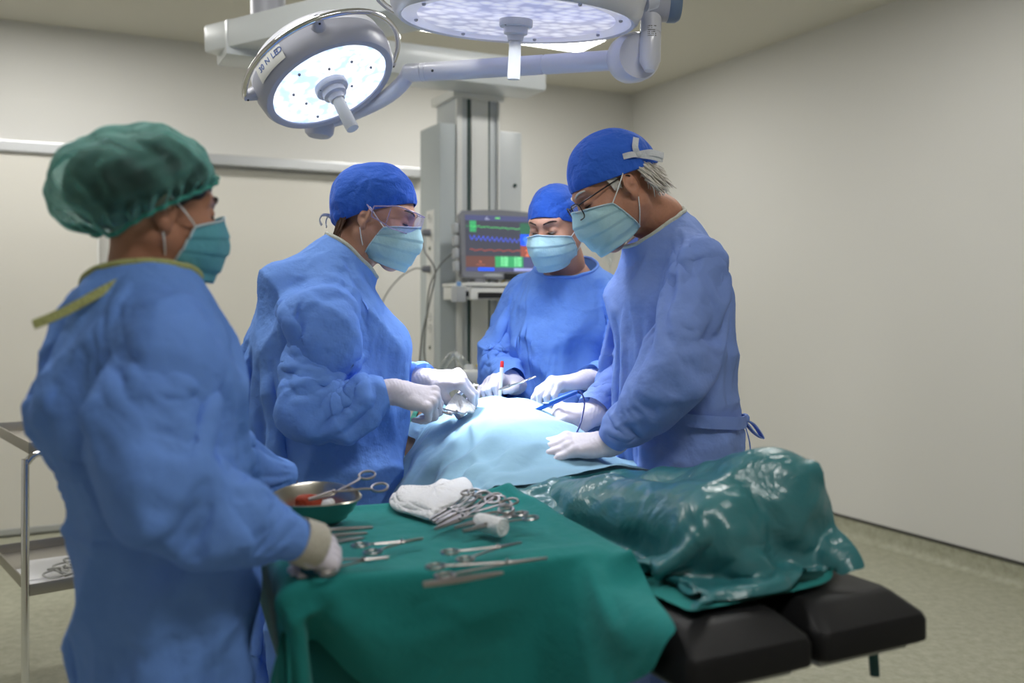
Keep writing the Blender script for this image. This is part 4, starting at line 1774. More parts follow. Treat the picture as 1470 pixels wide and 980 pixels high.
def person_body(root, h, skin, J, girth=1.0, legs=True, stand=0.0):
    """J: joints in world space. one mesh: head, neck, trunk, arms to the wrist, legs, feet"""
    S = Solid()
    f, r = V3(J['f']), V3(J['r'])
    up = np.array([0, 0, 1.0])
    C, N, B = V3(J['chest']), V3(J['neck']), V3(J['pelvis'])
    g = girth
    sl, sr = V3(J['sl']), V3(J['sr'])
    for c_, r_ in J.get('front', ()):
        S.cone(c_, Vector(c_) + Vector(J['r']) * 0.06, r_, r_, k=0.05)
        S.cone(c_, Vector(c_) - Vector(J['r']) * 0.06, r_, r_, k=0.05)
    for q in (-1, 1):
        S.cone(B + r * 0.06 * q, C - up * 0.12 + r * 0.055 * q, 0.115 * g, 0.105 * g, k=0.08)
    S.cone(C - up * 0.10, C + up * 0.02, 0.12 * g, 0.085 * g, k=0.08)
    S.cone(sl * 0.9 + C * 0.1, sr * 0.9 + C * 0.1, 0.055, 0.055, k=0.06)
    S.cone(C + up * 0.0, N, 0.075, 0.052, k=0.06)
    trunk = Solid()
    trunk.ops = list(S.ops)
    for s_, e, w in ((sl, J['el'], J['wl']), (sr, J['er'], J['wr'])):
        e, w = V3(e), V3(w)
        S.cone(s_, e, 0.050 * g, 0.040 * g, k=0.03)
        S.cone(e, w, 0.040 * g, 0.026, k=0.015)
    if legs:
        for q in (-1, 1):
            hip = B + r * 0.085 * q
            knee = hip.copy()
            knee[2] = 0.50
            knee[:2] += f[:2] * 0.02
            ank = knee.copy()
            ank[2] = 0.085
            ank[:2] -= f[:2] * 0.01
            S.cone(hip, knee, 0.088 * g, 0.058, k=0.05)
            S.cone(knee, ank, 0.056, 0.036, k=0.03)
            S.cone(ank - up * 0.042, ank - up * 0.045 + f * 0.15, 0.040, 0.034, k=0.03)
    pts, quads = S.mesh(0.012, smooth=2)
    hs = h.solid()
    hp, hq = hs.mesh(0.0026, smooth=1)
    hp = h.world(hp)
    allp = np.vstack([shrink_in(pts, quads, 0.009), hp])
    allq = np.vstack([quads, hq + len(pts)])
    o = mesh_obj('body', allp, allq, skin, root)
    J['trunk'] = collider(*trunk.mesh(0.014, smooth=2))
    return o, (pts, quads)


def collider(pts, quads):
    o = mesh_obj('collider', pts, quads, None)
    o.hide_render = True
    TEMP.append(o)
    return o


TEMP = []
POST = []          # what is fitted once the cloth has settled


def gown(root, J, prof, sleeve, material, h=0.0125, folds=(9, 0.3), hem=0.38, neck_r=0.075, seed=0.0, coll=None, shrink=-0.05,
         frames=24, bend=0.2, open_back=False, extra=None, stiff=16.0, wl_cut=True, name='surgical_gown', mass=0.25, pin_shoulder=0.0,
         neck_tilt=None, damping=2.0, crumple_amp=0.024, sh_r=0.064, sleeve_shrink=-0.05):
    """prof rows: z, centre x, centre y, half width, half depth. sleeve rows: (t along arm 0..2, radius)"""
    f, r = V3(J['f']), V3(J['r'])
    S = Solid()
    prof = sorted(prof)
    z0, z1 = prof[0][0], prof[-1][0]
    tab = np.array(prof, float)

    def loft(p):
        z = np.clip(p[..., 2], z0, z1)
        cx = np.interp(z, tab[:, 0], tab[:, 1])
        cy = np.interp(z, tab[:, 0], tab[:, 2])
        rw = np.interp(z, tab[:, 0], tab[:, 3])
        rd = np.interp(z, tab[:, 0], tab[:, 4])
        dx, dy = p[..., 0] - cx, p[..., 1] - cy
        u = dx * r[0] + dy * r[1]
        v = dx * f[0] + dy * f[1]
        th = np.arctan2(v / rd, u / rw)
        amp = folds[1] * 0.05 * np.clip((1.15 - p[..., 2]) / 0.7, 0, 1)
        wob = 1 + amp * np.sin(folds[0] * th + 1.4 * np.sin(z * 5 + seed) + seed) + 0.5 * amp * np.sin(
            (folds[0] * 2 + 1) * th + 2.1 * np.sin(z * 4) + seed * 2)
        k0 = np.sqrt((u / (rw * wob)) ** 2 + (v / (rd * wob)) ** 2)
        d = (k0 - 1) * np.minimum(rw, rd)
        return np.maximum(d, np.maximum(z0 - p[..., 2], p[..., 2] - z1))
    mx = max(tab[:, 3].max(), tab[:, 4].max()) * 1.1
    S.func(loft, (tab[:, 1].min() - mx, tab[:, 2].min() - mx, z0), (tab[:, 1].max() + mx, tab[:, 2].max() + mx, z1), k=0.06)
    C, N = V3(J['chest']), V3(J.get('collar', J['neck']))
    up = np.array([0, 0, 1.0])
    for sh in (V3(J['sl']), V3(J['sr'])):
        S.cone(N * 0.75 + C * 0.25 - up * 0.01, sh, sh_r, sh_r, k=0.07)
    S.cone(C, N, 0.10, neck_r, k=0.06)
    for sh, e in ((J['sl'], J['el']), (J['sr'], J['er'])):
        sh, e = V3(sh), V3(e)
        S.cone(sh, sh + (e - sh) * 0.22, sh_r, sh_r * 0.95, k=0.05)
    if extra:
        for a, b, ra, rb in extra:
            S.cone(a, b, ra, rb, k=0.06)
    pts, quads = S.mesh(h, smooth=2)
    nax = (N - C) / np.linalg.norm(N - C) if neck_tilt is None else V3(neck_tilt) / np.linalg.norm(V3(neck_tilt))

    def keep(c):
        ok = c[:, 2] > z0 + 0.01
        q = (c - N)
        along = q @ nax
        ok &= ~((along > 0.012) & (np.linalg.norm(q, axis=1) < 0.13))
        return ok
    pts, quads = cull(pts, quads, keep)
    pin = np.zeros(len(pts))
    q = pts - N
    pin = np.maximum(pin, np.clip(1.4 - np.abs(q @ nax - 0.0) / 0.03, 0, 1) * (np.linalg.norm(q, axis=1) < 0.135))
    o = mesh_obj(name, pts, quads, material, root)
    if coll is not None:
        cloth_sim(o, [J['trunk']], pin=pin, shrink=shrink, frames=frames, bend=bend, stiff=stiff, mass=mass, damping=damping, fold=(crumple_amp, seed, 0.13, tuple(N)))
    ring = neck_ring(pts, quads, N, nax)
    for i, (sh, e, w) in enumerate(((J['sl'], J['el'], J['wl']), (J['sr'], J['er'], J['wr']))):
        sleeve_mesh(o, J, sh, e, w, sleeve, material, coll, seed + 1.7 * i, crumple_amp, sleeve_shrink)
    return o, ring


def sleeve_mesh(parent, J, sh, e, w, table, material, coll, seed, amp, shrink, na=46, nl=66):
    """one sleeve: a tube from the armhole to the wrist with spare cloth, hung over the bent arm"""
    sh, e, w = Vector(sh), Vector(e), Vector(w)
    N = Vector(J['neck'])
    C = Vector(J['chest'])
    wc = w + (e - w).normalized() * 0.012
    inner = sh + (C - sh) * 0.42 + Vector((0, 0, 0.014))
    up_, lo_ = (e - sh), (wc - e)
    ctrl = [inner, sh, sh + up_ * 0.5, e - up_ * 0.14 + lo_ * 0.02, e + lo_ * 0.16 - up_ * 0.02, e + lo_ * 0.55, wc]
    path = smooth_path(ctrl, 20)
    acc = [0.0]
    for i in range(1, len(path)):
        acc.append(acc[-1] + (path[i] - path[i - 1]).length)
    tot = acc[-1]
    Lu = (sh - inner).length
    tsh = Lu / tot
    tel = (Lu + up_.length) / tot
    rows = []
    up = Vector((0, 0, 1))
    ref = None
    for k in range(nl + 1):
        s = tot * k / nl
        i = min(max(int(np.searchsorted(acc, s)), 1), len(path) - 1)
        f = (s - acc[i - 1]) / max(acc[i] - acc[i - 1], 1e-9)
        c = path[i - 1].lerp(path[i], f)
        d = (path[min(i + 1, len(path) - 1)] - path[max(i - 2, 0)]).normalized()
        tt = k / nl
        t = (tt - tsh) / (tel - tsh) if tt < tel else 1 + (tt - tel) / (1 - tel)
        rad = float(np.interp(t, [q[0] for q in table], [q[1] for q in table]))
        if t < 0:
            rad = 0.046 + (table[0][1] - 0.046) * (1 + t / (tsh / (tel - tsh)))
        drop = float(np.interp(t, [q[0] for q in table], [q[2] for q in table]))
        if ref is None:
            ref = d.orthogonal().normalized()
        a = (ref - d * ref.dot(d)).normalized()
        ref = a
        b = d.cross(a)
        row = []
        for j in range(na):
            th = 2 * math.pi * j / na
            rr = rad * (1 + 0.05 * math.sin(3 * th + 9 * tt + seed) * (1 if 0.12 < tt < 0.9 else 0))
            row.append(c + a * (math.cos(th) * rr) + b * (math.sin(th) * rr) - up * drop)
        rows.append(row)
    v = [tuple(q) for r_ in rows for q in r_]
    f = []
    for k in range(nl):
        for j in range(na):
            j2 = (j + 1) % na
            f.append([k * na + j, k * na + j2, (k + 1) * na + j2, (k + 1) * na + j])
    f = np.array(f)
    pv = np.array(v)
    cc = pv[f]
    cen = np.array([sum((np.array(q) for q in r_), np.zeros(3)) / na for r_ in rows])
    nrm = np.cross(cc[:, 2] - cc[:, 0], cc[:, 3] - cc[:, 1])
    outw = cc.mean(axis=1) - np.repeat(cen[:-1], na, axis=0)
    if (nrm * outw).sum() < 0:
        f = f[:, ::-1]
    pin = np.zeros(len(v))
    pin[:na * 2] = 1
    pin[na * 2:na * 6] = 0.6
    pin[-na * 3:] = 1
    o = mesh_obj('sleeve', v, f, material, parent)
    cloth_sim(o, coll, pin=pin, shrink=shrink, frames=24, bend=0.10, stiff=14.0, mass=0.25, damping=1.5, fold=(amp * 0.7, seed + 20, 0.11, tuple(inner + (sh - inner) * 0.6)))
    return o


def neck_ring(pts, quads, N, nax):
    """ordered rim points of the neck opening"""
    edges = {}
    for q in quads:
        for j in range(4):
            e = (min(q[j], q[(j + 1) % 4]), max(q[j], q[(j + 1) % 4]))
            edges[e] = edges.get(e, 0) + 1
    rim = set()
    for e, c in edges.items():
        if c == 1:
            rim.update(e)
    rim = np.array(sorted(rim))
    q = pts[rim] - N
    near = (np.linalg.norm(q, axis=1) < 0.15) & (np.abs(q @ nax) < 0.06)
    rim = rim[near]
    p = pts[rim]
    c = p.mean(axis=0)
    a = np.cross(nax, [0.3, 0.9, 0.1])
    a /= np.linalg.norm(a)
    b = np.cross(nax, a)
    ang = np.arctan2((p - c) @ b, (p - c) @ a)
    return p[np.argsort(ang)]


def tidy_ring(ring, n=40):
    """closed smooth loop through a ragged ring"""
    k = len(ring)
    sm = ring.copy()
    for _ in range(4):
        sm = (np.roll(sm, 1, 0) + sm * 2 + np.roll(sm, -1, 0)) / 4
    idx = np.linspace(0, k, n, endpoint=False).astype(int)
    return [Vector(q) for q in sm[idx]]


def collar(ring, parent, material, r=0.006, flat=0.8):
    b = MB()
    loop = tidy_ring(ring)
    loop = smooth_path(loop, 3, closed=True)
    loop.append(loop[0])
    b.tube(loop, r, n=8, cap=False)
    return b.build('collar_binding', material, parent)


def flat_ribbon(b, pts, width, up, thick=0.001):
    """strap: flat band along points; up gives the wide direction"""
    pts = [Vector(p) for p in pts]
    n = len(pts)
    rows = []
    for i, p in enumerate(pts):
        u = up[i] if isinstance(up, list) else Vector(up)
        d = (pts[min(i + 1, n - 1)] - pts[max(i - 1, 0)]).normalized()
        u = (u - d * u.dot(d)).normalized() * width / 2
        nn = d.cross(u).normalized() * thick
        rows.append([p - u + nn, p + u + nn, p + u - nn, p - u - nn, p - u + nn])
    b.grid(rows)
    b.add([rows[0][k] for k in range(4)], [[0, 1, 2, 3]])
    b.add([rows[-1][k] for k in range(4)], [[3, 2, 1, 0]])
    return b
# ------------------------------------------------------------------ surgeon on the left of the table
def joints(f, chest, neck, pelvis, half, er, wr, el, wl, drop=0.03):
    f = Vector(f).normalized()
    r = Vector((f.y, -f.x, 0))
    chest = Vector(chest)
    return dict(f=f, r=r, chest=chest, neck=Vector(neck), pelvis=Vector(pelvis),
                sr=chest + r * half - Vector((0, 0, drop)), sl=chest - r * half - Vector((0, 0, drop)),
                er=Vector(er), wr=Vector(wr), el=Vector(el), wl=Vector(wl))


SLEEVE = [(0, 0.072, 0), (0.25, 0.080, 0), (0.6, 0.082, 0.0), (1.0, 0.078, 0.004), (1.35, 0.070, 0.008), (1.7, 0.054, 0.006), (1.9, 0.038, 0.0), (2.0, 0.034, 0.0)]


def surgeon_left():
    root = thing('person', 'surgeon in blue gown, puffed blue cap and clear goggles, left of the patient',
                 'person', (-0.49, 2.40, 0))
    J = joints((0.9, 0.44, 0), (-0.515, 2.37, 1.352), P(499, 371, 2.40), (-0.50, 2.395, 0.92), 0.165,
               P(437, 592, 2.16), P(560, 562, 2.20), (-0.42, 2.60, 1.16), P(612, 545, 2.42))
    J['front'] = (((-0.405, 2.425, 1.24), 0.100), ((-0.405, 2.425, 1.10), 0.095))
    h = Head(P(541, 312, 2.40), (0.985, -0.12, -0.30), (0.26, 0.0, 1), 0.97, neck=J['neck'])
    body, (bp, bq) = person_body(root, h, M['skin'], J)
    cl = collider(bp, bq)
    prof = [(0.36, -0.52, 2.39, 0.25, 0.20), (0.7, -0.505, 2.39, 0.20, 0.155), (0.88, -0.50, 2.39, 0.185, 0.145), (1.05, -0.487, 2.39, 0.18, 0.165), (1.16, -0.473, 2.388, 0.185, 0.19),
            (1.26, -0.475, 2.383, 0.18, 0.185), (1.36, -0.50, 2.376, 0.12, 0.115)]
    o, ring = gown(root, J, prof, SLEEVE, M['gown'], coll=[cl], seed=0.6,
                   extra=[((-0.68, 2.30, 0.5), (-0.66, 2.32, 1.22), 0.12, 0.08)])
    collar(ring, o, M['collar'], 0.0055)
    # scrub top showing at the neck
    cap_o, rows = cap(h, body, M['cap'], front=0.062, back=-0.062, puff=0.22, puff_az=180, seed=1.3, fold=0.004, gather=0.0022, side=0.0)
    b = MB()
    for k in (-1, 1):
        c = h.W(0.0, -0.118, -0.030)
        b.tube(smooth_path([c, h.W(k * 0.02, -0.135, -0.035), h.W(k * 0.026, -0.138, -0.050), h.W(k * 0.02, -0.130, -0.062)], 4), 0.0045, n=6,
               flat=(Vector(h.m[:, 1]), 0.3))
    b.ball(h.W(0, -0.121, -0.032), 0.007, 8)
    b.build('cap_tie', M['tie_white'], cap_o)
    mask(h, body, M['mask'], seed=1.0)
    eyes(h, body)
    rr = random.Random(4)
    paths = []
    for i in range(150):
        a = rr.uniform(-1, 1)
        x = 0.066 * math.sin(a * 1.45)
        y = -0.055 - 0.030 * math.cos(a * 1.5)
        z0 = -0.015 + rr.uniform(-0.02, 0.02)
        dz = rr.uniform(0.04, 0.085)
        j = rr.uniform(-0.012, 0.012)
        paths.append([h.W(x * 1.02, y, z0), h.W(x * 1.06 + j * 0.3, y - 0.006 + j * 0.3, z0 - dz * 0.5), h.W(x * 0.95 + j, y + j * 0.5 - 0.004, z0 - dz)])
    strands('hair', paths, M['hair_brown'], body, r=0.0024)
    goggles(h, body)
    # hands: clenched on a needle holder, and pinching a gauze pad
    fr = J['wr'] - J['er']
    fl = J['wl'] - J['el']
    glove(body, J['wr'] + Vector((0.012, 0, 0)), (0.93, 0.10, -0.22), (0.12, -0.62, 0.75), 'R',
          ((62, 58, 30), (66, 60, 32), (70, 62, 34), (74, 60, 34)), thumb=((0.45, 0.75, -0.55), (0.05, 0.85, -0.55), (-0.35, 0.8, -0.5)), fore=fr)
    glove(body, J['wl'], (0.86, -0.05, 0.03), (0.15, -0.45, 0.88), 'L',
          ((52, 42, 18), (54, 40, 18), (58, 44, 20), (62, 46, 22)), thumb=((0.35, 0.7, -0.65), (0.1, 0.6, -0.8), (0.0, 0.35, -0.95)), fore=fl)
    return root


def goggles(h, parent):
    S = h.hull()
    nu, nv = 41, 14
    phis = np.radians(np.linspace(-84, 84, nu))
    w = np.abs(phis) / np.radians(84)
    rows = []
    for j in range(nv):
        v = j / (nv - 1)
        z = (0.036 + (-0.022 - 0.036) * v) * np.where(w > 0.72, 1 - (w - 0.72) / 0.28 * 0.55, 1) + 0.004 * w
        r = h.wrap(S, phis, np.full(nu, 0.005), 0.004)
        r = np.maximum(r, 0.117 / np.maximum(np.cos(phis * 0.62), 0.3)) * (1 - 0.20 * w ** 3)
        r = r + 0.004 * math.sin(math.pi * v) - 0.006 * v
        rows.append(np.stack([r * np.sin(phis) * 0.80, r * np.cos(phis) * 0.98 + 0.004, z], -1))
    b = MB().grid([[h.world(p) for p in row] for row in rows])
    g = b.build('safety_goggles', M['goggle'], parent)
    e = MB()
    for row in (rows[0], rows[-1]):
        e.tube([h.world(p) for p in row], 0.0017, n=6)
    for k in (0, -1):
        e.tube([h.world(rows[j][k]) for j in range(nv)], 0.0017, n=6)
    for k in (4, nu - 5):
        e.tube([h.world(rows[j][k]) for j in range(nv)], 0.0014, n=6)
    for sx, k in ((-1, 0), (1, -1)):
        q = rows[nv // 2][k]
        e.tube([h.world(q), h.W(sx * 0.083, -0.012, 0.022)], [0.003, 0.0018], n=6)
    # nose bridge
    e.tube([h.world(p) for p in rows[-1][nu // 2 - 3:nu // 2 + 4]], 0.0022, n=6)
    e.build('goggle_frame', M['goggle_frame'], g)
    return g


M['goggle'] = clear_mat('goggle_lens', (0.86, 0.83, 0.98, 1), base=0.05, edge=0.35)
M['goggle_frame'] = mat('clear_frame', rgb(200, 190, 225), rough=0.1, trans=0.6, alpha=0.9)
M['metal_dark'] = mat('spectacle_metal', rgb(60, 58, 60), rough=0.3, metal=0.8)
M['lens'] = clear_mat('spectacle_lens', (0.97, 0.98, 1, 1), base=0.04, edge=0.35)


def surgeon_behind():
    root = thing('person', 'woman in blue cap and gown behind the patient, facing forward and looking down',
                 'person', (0.17, 2.95, 0))
    J = joints((-0.42, -0.91, 0), (0.175, 2.93, 1.385), P(813, 386, 2.90), (0.19, 2.97, 0.9), 0.160,
               P(710, 522, 2.96), P(738, 552, 2.74), P(888, 545, 2.78), P(842, 545, 2.56))
    h = Head(P(799, 326, 2.82), (-0.52, -0.82, -0.30), (-0.16, -0.25, 1), 0.95, neck=J['neck'])
    body, (bp, bq) = person_body(root, h, M['skin'], J)
    cl = collider(bp, bq)
    prof = [(0.36, 0.19, 2.97, 0.25, 0.22), (0.7, 0.19, 2.97, 0.225, 0.19), (0.95, 0.185, 2.965, 0.205, 0.165), (1.15, 0.18, 2.955, 0.19, 0.155),
            (1.30, 0.178, 2.945, 0.175, 0.145), (1.40, 0.175, 2.93, 0.115, 0.10)]
    o, ring = gown(root, J, prof, [(a, b * 0.92, c) for a, b, c in SLEEVE], M['gown'], coll=[cl], seed=2.1)
    collar(ring, o, M['gown'], 0.005)
    cap(h, body, M['cap'], front=0.052, back=-0.030, puff=0.06, puff_az=180, seed=2.9, fold=0.0026, gather=0.0012, side=-0.010)
    mask(h, body, M['mask'], seed=2.0, top=0.0)
    eyes(h, body)
    rr = random.Random(5)
    paths = []
    for i in range(90):
        a = rr.uniform(-1, 1)
        x = 0.066 * math.sin(a * 1.45)
        y = -0.055 - 0.032 * math.cos(a * 1.5)
        z0 = -0.015 + rr.uniform(-0.02, 0.015)
        dz = rr.uniform(0.015, 0.045)
        j = rr.uniform(-0.012, 0.012)
        paths.append([h.W(x * 1.02, y, z0), h.W(x * 1.04 + j * 0.3, y - 0.004, z0 - dz * 0.5), h.W(x * 0.95 + j, y + 0.01, z0 - dz)])
    strands('hair', paths, M['hair_dark'], body, r=0.002)
    for k in (-1, 1):
        MB().ball(h.W(k * 0.083, 0.001, -0.043), 0.0035, 8).build('earring', M['steel'], body)
    fr = J['wr'] - J['er']
    fl = J['wl'] - J['el']
    g1, i1 = glove(body, J['wr'], (-0.62, -0.66, 0.20), (-0.25, 0.15, 0.95), 'R',
          ((48, 62, 30), (52, 62, 30), (50, 55, 25), (34, 30, 15)), thumb=((0.55, 0.75, -0.5), (0.25, 0.9, -0.4), (0.0, 0.95, -0.3)), fore=fr)
    g2, i2 = glove(body, J['wl'], (-0.93, -0.20, -0.06), (-0.12, -0.10, 0.98), 'L',
          ((30, 30, 15), (42, 46, 20), (50, 52, 24), (54, 50, 22)), thumb=((0.25, 0.85, -0.35), (0.05, 0.98, -0.1), (-0.05, 0.98, -0.12)), fore=fl)
    return root


def surgeon_right():
    root = thing('person', 'grey-haired man in spectacles and tied blue gown, right of the patient',
                 'person', (0.42, 2.37, 0))
    J = joints((-0.965, -0.26, 0), (0.402, 2.36, 1.468), P(944, 314, 2.36), (0.42, 2.37, 0.95), 0.152,
               (0.33, 2.56, 1.19), P(852, 594, 2.42), P(962, 528, 2.11), P(874, 636, 2.20))
    h = Head(P(884, 272, 2.30), (-0.83, -0.14, -0.52), (-0.5, -0.05, 0.86), 1.04, neck=J['neck'])
    body, (bp, bq) = person_body(root, h, M['skin_man'], J, girth=0.92)
    cl = collider(bp, bq)
    prof = [(0.36, 0.44, 2.38, 0.24, 0.225), (0.7, 0.42, 2.38, 0.21, 0.182), (0.95, 0.402, 2.375, 0.195, 0.162), (1.09, 0.388, 2.37, 0.188, 0.156), (1.25, 0.412, 2.365, 0.186, 0.135),
            (1.376, 0.435, 2.36, 0.165, 0.115), (1.46, 0.41, 2.36, 0.115, 0.085)]
    J['collar'] = P(944, 332, 2.36)
    o, ring = gown(root, J, prof, [(a, b * 1.04, c) for a, b, c in SLEEVE], M['gown_reusable'], coll=[cl], seed=4.0, folds=(10, 0.55), neck_tilt=(-0.55, -0.1, 0.83), crumple_amp=0.015, shrink=-0.03)
    collar(ring, o, M['collar'], 0.0055)
    # waist tie and bow on his back
    def waist_tie():
        r_, f_ = J['r'], J['f']
        b = MB()
        c = Vector((0.395, 2.37, 1.075))
        n = len(o.data.vertices)
        co = np.empty(n * 3, dtype=np.float32)
        o.data.vertices.foreach_get('co', co)
        co = co.reshape(-1, 3)
        q = co[np.abs(co[:, 2] - 1.07) < 0.03] - np.array(c)
        ang = np.arctan2(q @ np.array(f_), q @ np.array(r_))
        rad = np.hypot(q @ np.array(f_), q @ np.array(r_))
        aa = np.radians(np.linspace(-200, 20, 56))
        rr = []
        for a in aa:
            dd_ = np.abs((ang - a + np.pi) % (2 * np.pi) - np.pi)
            m = dd_ < 0.12
            rr.append(rad[m].max() if m.any() else 0.19)
        rr = np.array(rr)
        for _ in range(2):
            rr[1:-1] = np.maximum(rr[1:-1], (rr[:-2] + rr[2:]) / 2)
        pts = [c + (r_ * math.cos(a) + f_ * math.sin(a)) * (k + 0.004) + Vector((0, 0, 0.018 * math.sin(a))) for a, k in zip(aa, rr)]
        flat_ribbon(b, pts, 0.030, (0, 0, 1), 0.0018)
        back = rr[int(np.argmin(np.abs(aa + math.radians(108))))]
        bk = c + (r_ * math.cos(math.radians(-108)) + f_ * math.sin(math.radians(-108))) * (back + 0.008) - Vector((0, 0, 0.015))
        flat_ribbon(b, smooth_path([bk, bk - f_ * 0.03 + Vector((0, 0, -0.015)), bk - f_ * 0.055 + Vector((0, 0, -0.05)), bk - f_ * 0.03 + Vector((0, 0, -0.035)), bk], 5), 0.02, r_, 0.0015)
        flat_ribbon(b, smooth_path([bk, bk - f_ * 0.022 - Vector((0, 0, 0.08)), bk - f_ * 0.012 - Vector((0, 0, 0.22)), bk - f_ * 0.015 - Vector((0, 0, 0.34))], 5), 0.024, r_ - f_ * 0.5, 0.0015)
        b.ball(bk - f_ * 0.005, 0.014, 10)
        b.build('waist_tie', M['gown_reusable'], o)
    POST.append(waist_tie)
    cap_o, rows = cap(h, body, M['cap'], front=0.046, back=0.002, rad=(0.086, 0.108, 0.103), puff=0.05, seed=5.5, fold=0.0030, gather=0.0016, side=-0.004)
    b = MB()
    X, Y, Z = [Vector(h.m[:, i]) for i in range(3)]
    kn = h.W(-0.082, -0.062, 0.042)
    flat_ribbon(b, smooth_path([kn, kn - X * 0.010 + Y * 0.000 + Z * 0.018, kn - X * 0.004 - Y * 0.016 + Z * 0.036], 5), 0.014, Y + Z * 0.5, 0.0012)
    flat_ribbon(b, smooth_path([kn, kn - X * 0.010 + Y * 0.018 + Z * 0.008, kn - X * 0.006 + Y * 0.036 + Z * 0.014], 5), 0.014, Z, 0.0012)
    flat_ribbon(b, smooth_path([kn, kn - X * 0.004 - Y * 0.028 - Z * 0.012, kn + X * 0.004 - Y * 0.054 - Z * 0.034], 5), 0.015, Z, 0.0012)
    flat_ribbon(b, smooth_path([kn, kn - X * 0.002 - Y * 0.022 - Z * 0.018, kn + X * 0.006 - Y * 0.048 - Z * 0.040], 5), 0.015, Z, 0.0012)
    b.ball(kn, 0.009, 10)
    b.build('cap_tie', M['tie_white'], cap_o)
    mask(h, body, M['mask'], seed=3.0)
    eyes(h, body, brow_mat=M['hair_grey'])
    rr = random.Random(6)
    paths = []
    for i in range(330):
        a = rr.uniform(-1, 1)
        x = 0.074 * math.sin(a * 1.5)
        y = -0.040 - 0.056 * math.cos(a * 1.5)
        z0 = 0.018 + rr.uniform(-0.035, 0.012)
        dz = rr.uniform(0.03, 0.062)
        j = rr.uniform(-0.010, 0.010)
        paths.append([h.W(x * 1.03, y * 1.02, z0), h.W(x * 1.10 + j * 0.3, y * 1.08 - 0.004, z0 - dz * 0.5), h.W(x * 1.0 + j, y * 1.06 - 0.008 + j, z0 - dz)])
    strands('hair', paths, M['hair_grey'], body, r=0.0022)
    for sx in (-1, 1):
        paths = []
        for i in range(40):
            y = rr.uniform(0.012, 0.032)
            paths.append([h.W(sx * 0.074, y, 0.035), h.W(sx * 0.0755, y - 0.004, 0.018), h.W(sx * 0.074, y - 0.006, rr.uniform(-0.005, 0.01))])
        strands('sideburn', paths, M['hair_grey'], body, r=0.0022)
    spectacles(h, body)
    fl = J['wl'] - J['el']
    fr = J['wr'] - J['er']
    glove(body, J['wl'], (-0.96, -0.05, -0.03), (-0.10, -0.42, 0.90), 'L',
          ((14, 16, 10), (16, 18, 10), (16, 18, 12), (18, 18, 12)), thumb=((0.5, 0.8, -0.35), (0.2, 0.95, -0.2), (0.1, 0.98, -0.2)), spread=(3, 1, -2, -5), fore=fl, scale=1.06)
    glove(body, J['wr'], (-0.90, -0.30, 0.05), (-0.02, -0.50, 0.86), 'R',
          ((40, 46, 14), (52, 58, 24), (62, 62, 28), (66, 60, 28)), thumb=((0.45, 0.8, -0.45), (0.05, 0.98, -0.25), (-0.2, 0.95, -0.15)), fore=fr, scale=1.06)
    return root


def spectacles(h, parent):
    b = MB()
    rows = []
    for sx in (-1, 1):
        pts = []
        for a in np.linspace(0, 2 * math.pi, 28, endpoint=False):
            ca, sa = math.cos(a), math.sin(a)
            q = (abs(ca) ** 0.55) * (1 if ca > 0 else -1), (abs(sa) ** 0.55) * (1 if sa > 0 else -1)
            x = 0.033 + 0.025 * q[0]
            pts.append(h.W(sx * x, 0.118 - 0.25 * max(0, x - 0.03), 0.002 + 0.019 * q[1]))
        rows.append(pts)
        b.tube(pts + [pts[0]], 0.0015, n=6, cap=False)
        b.tube(smooth_path([h.W(sx * 0.058, 0.112, 0.014), h.W(sx * 0.072, 0.09, 0.016), h.W(sx * 0.080, 0.0, 0.018), h.W(sx * 0.082, -0.02, 0.010)], 5), 0.0018, n=6)
    b.tube(smooth_path([h.W(-0.009, 0.118, 0.006), h.W(0, 0.121, 0.010), h.W(0.009, 0.118, 0.006)], 4), 0.0014, n=6)
    o = b.build('spectacles', M['metal_dark'], parent)
    for pts in rows:
        l = MB()
        l.add(pts, [list(range(len(pts)))])
        l.build('lens', M['lens'], o, smooth=False)
    return o


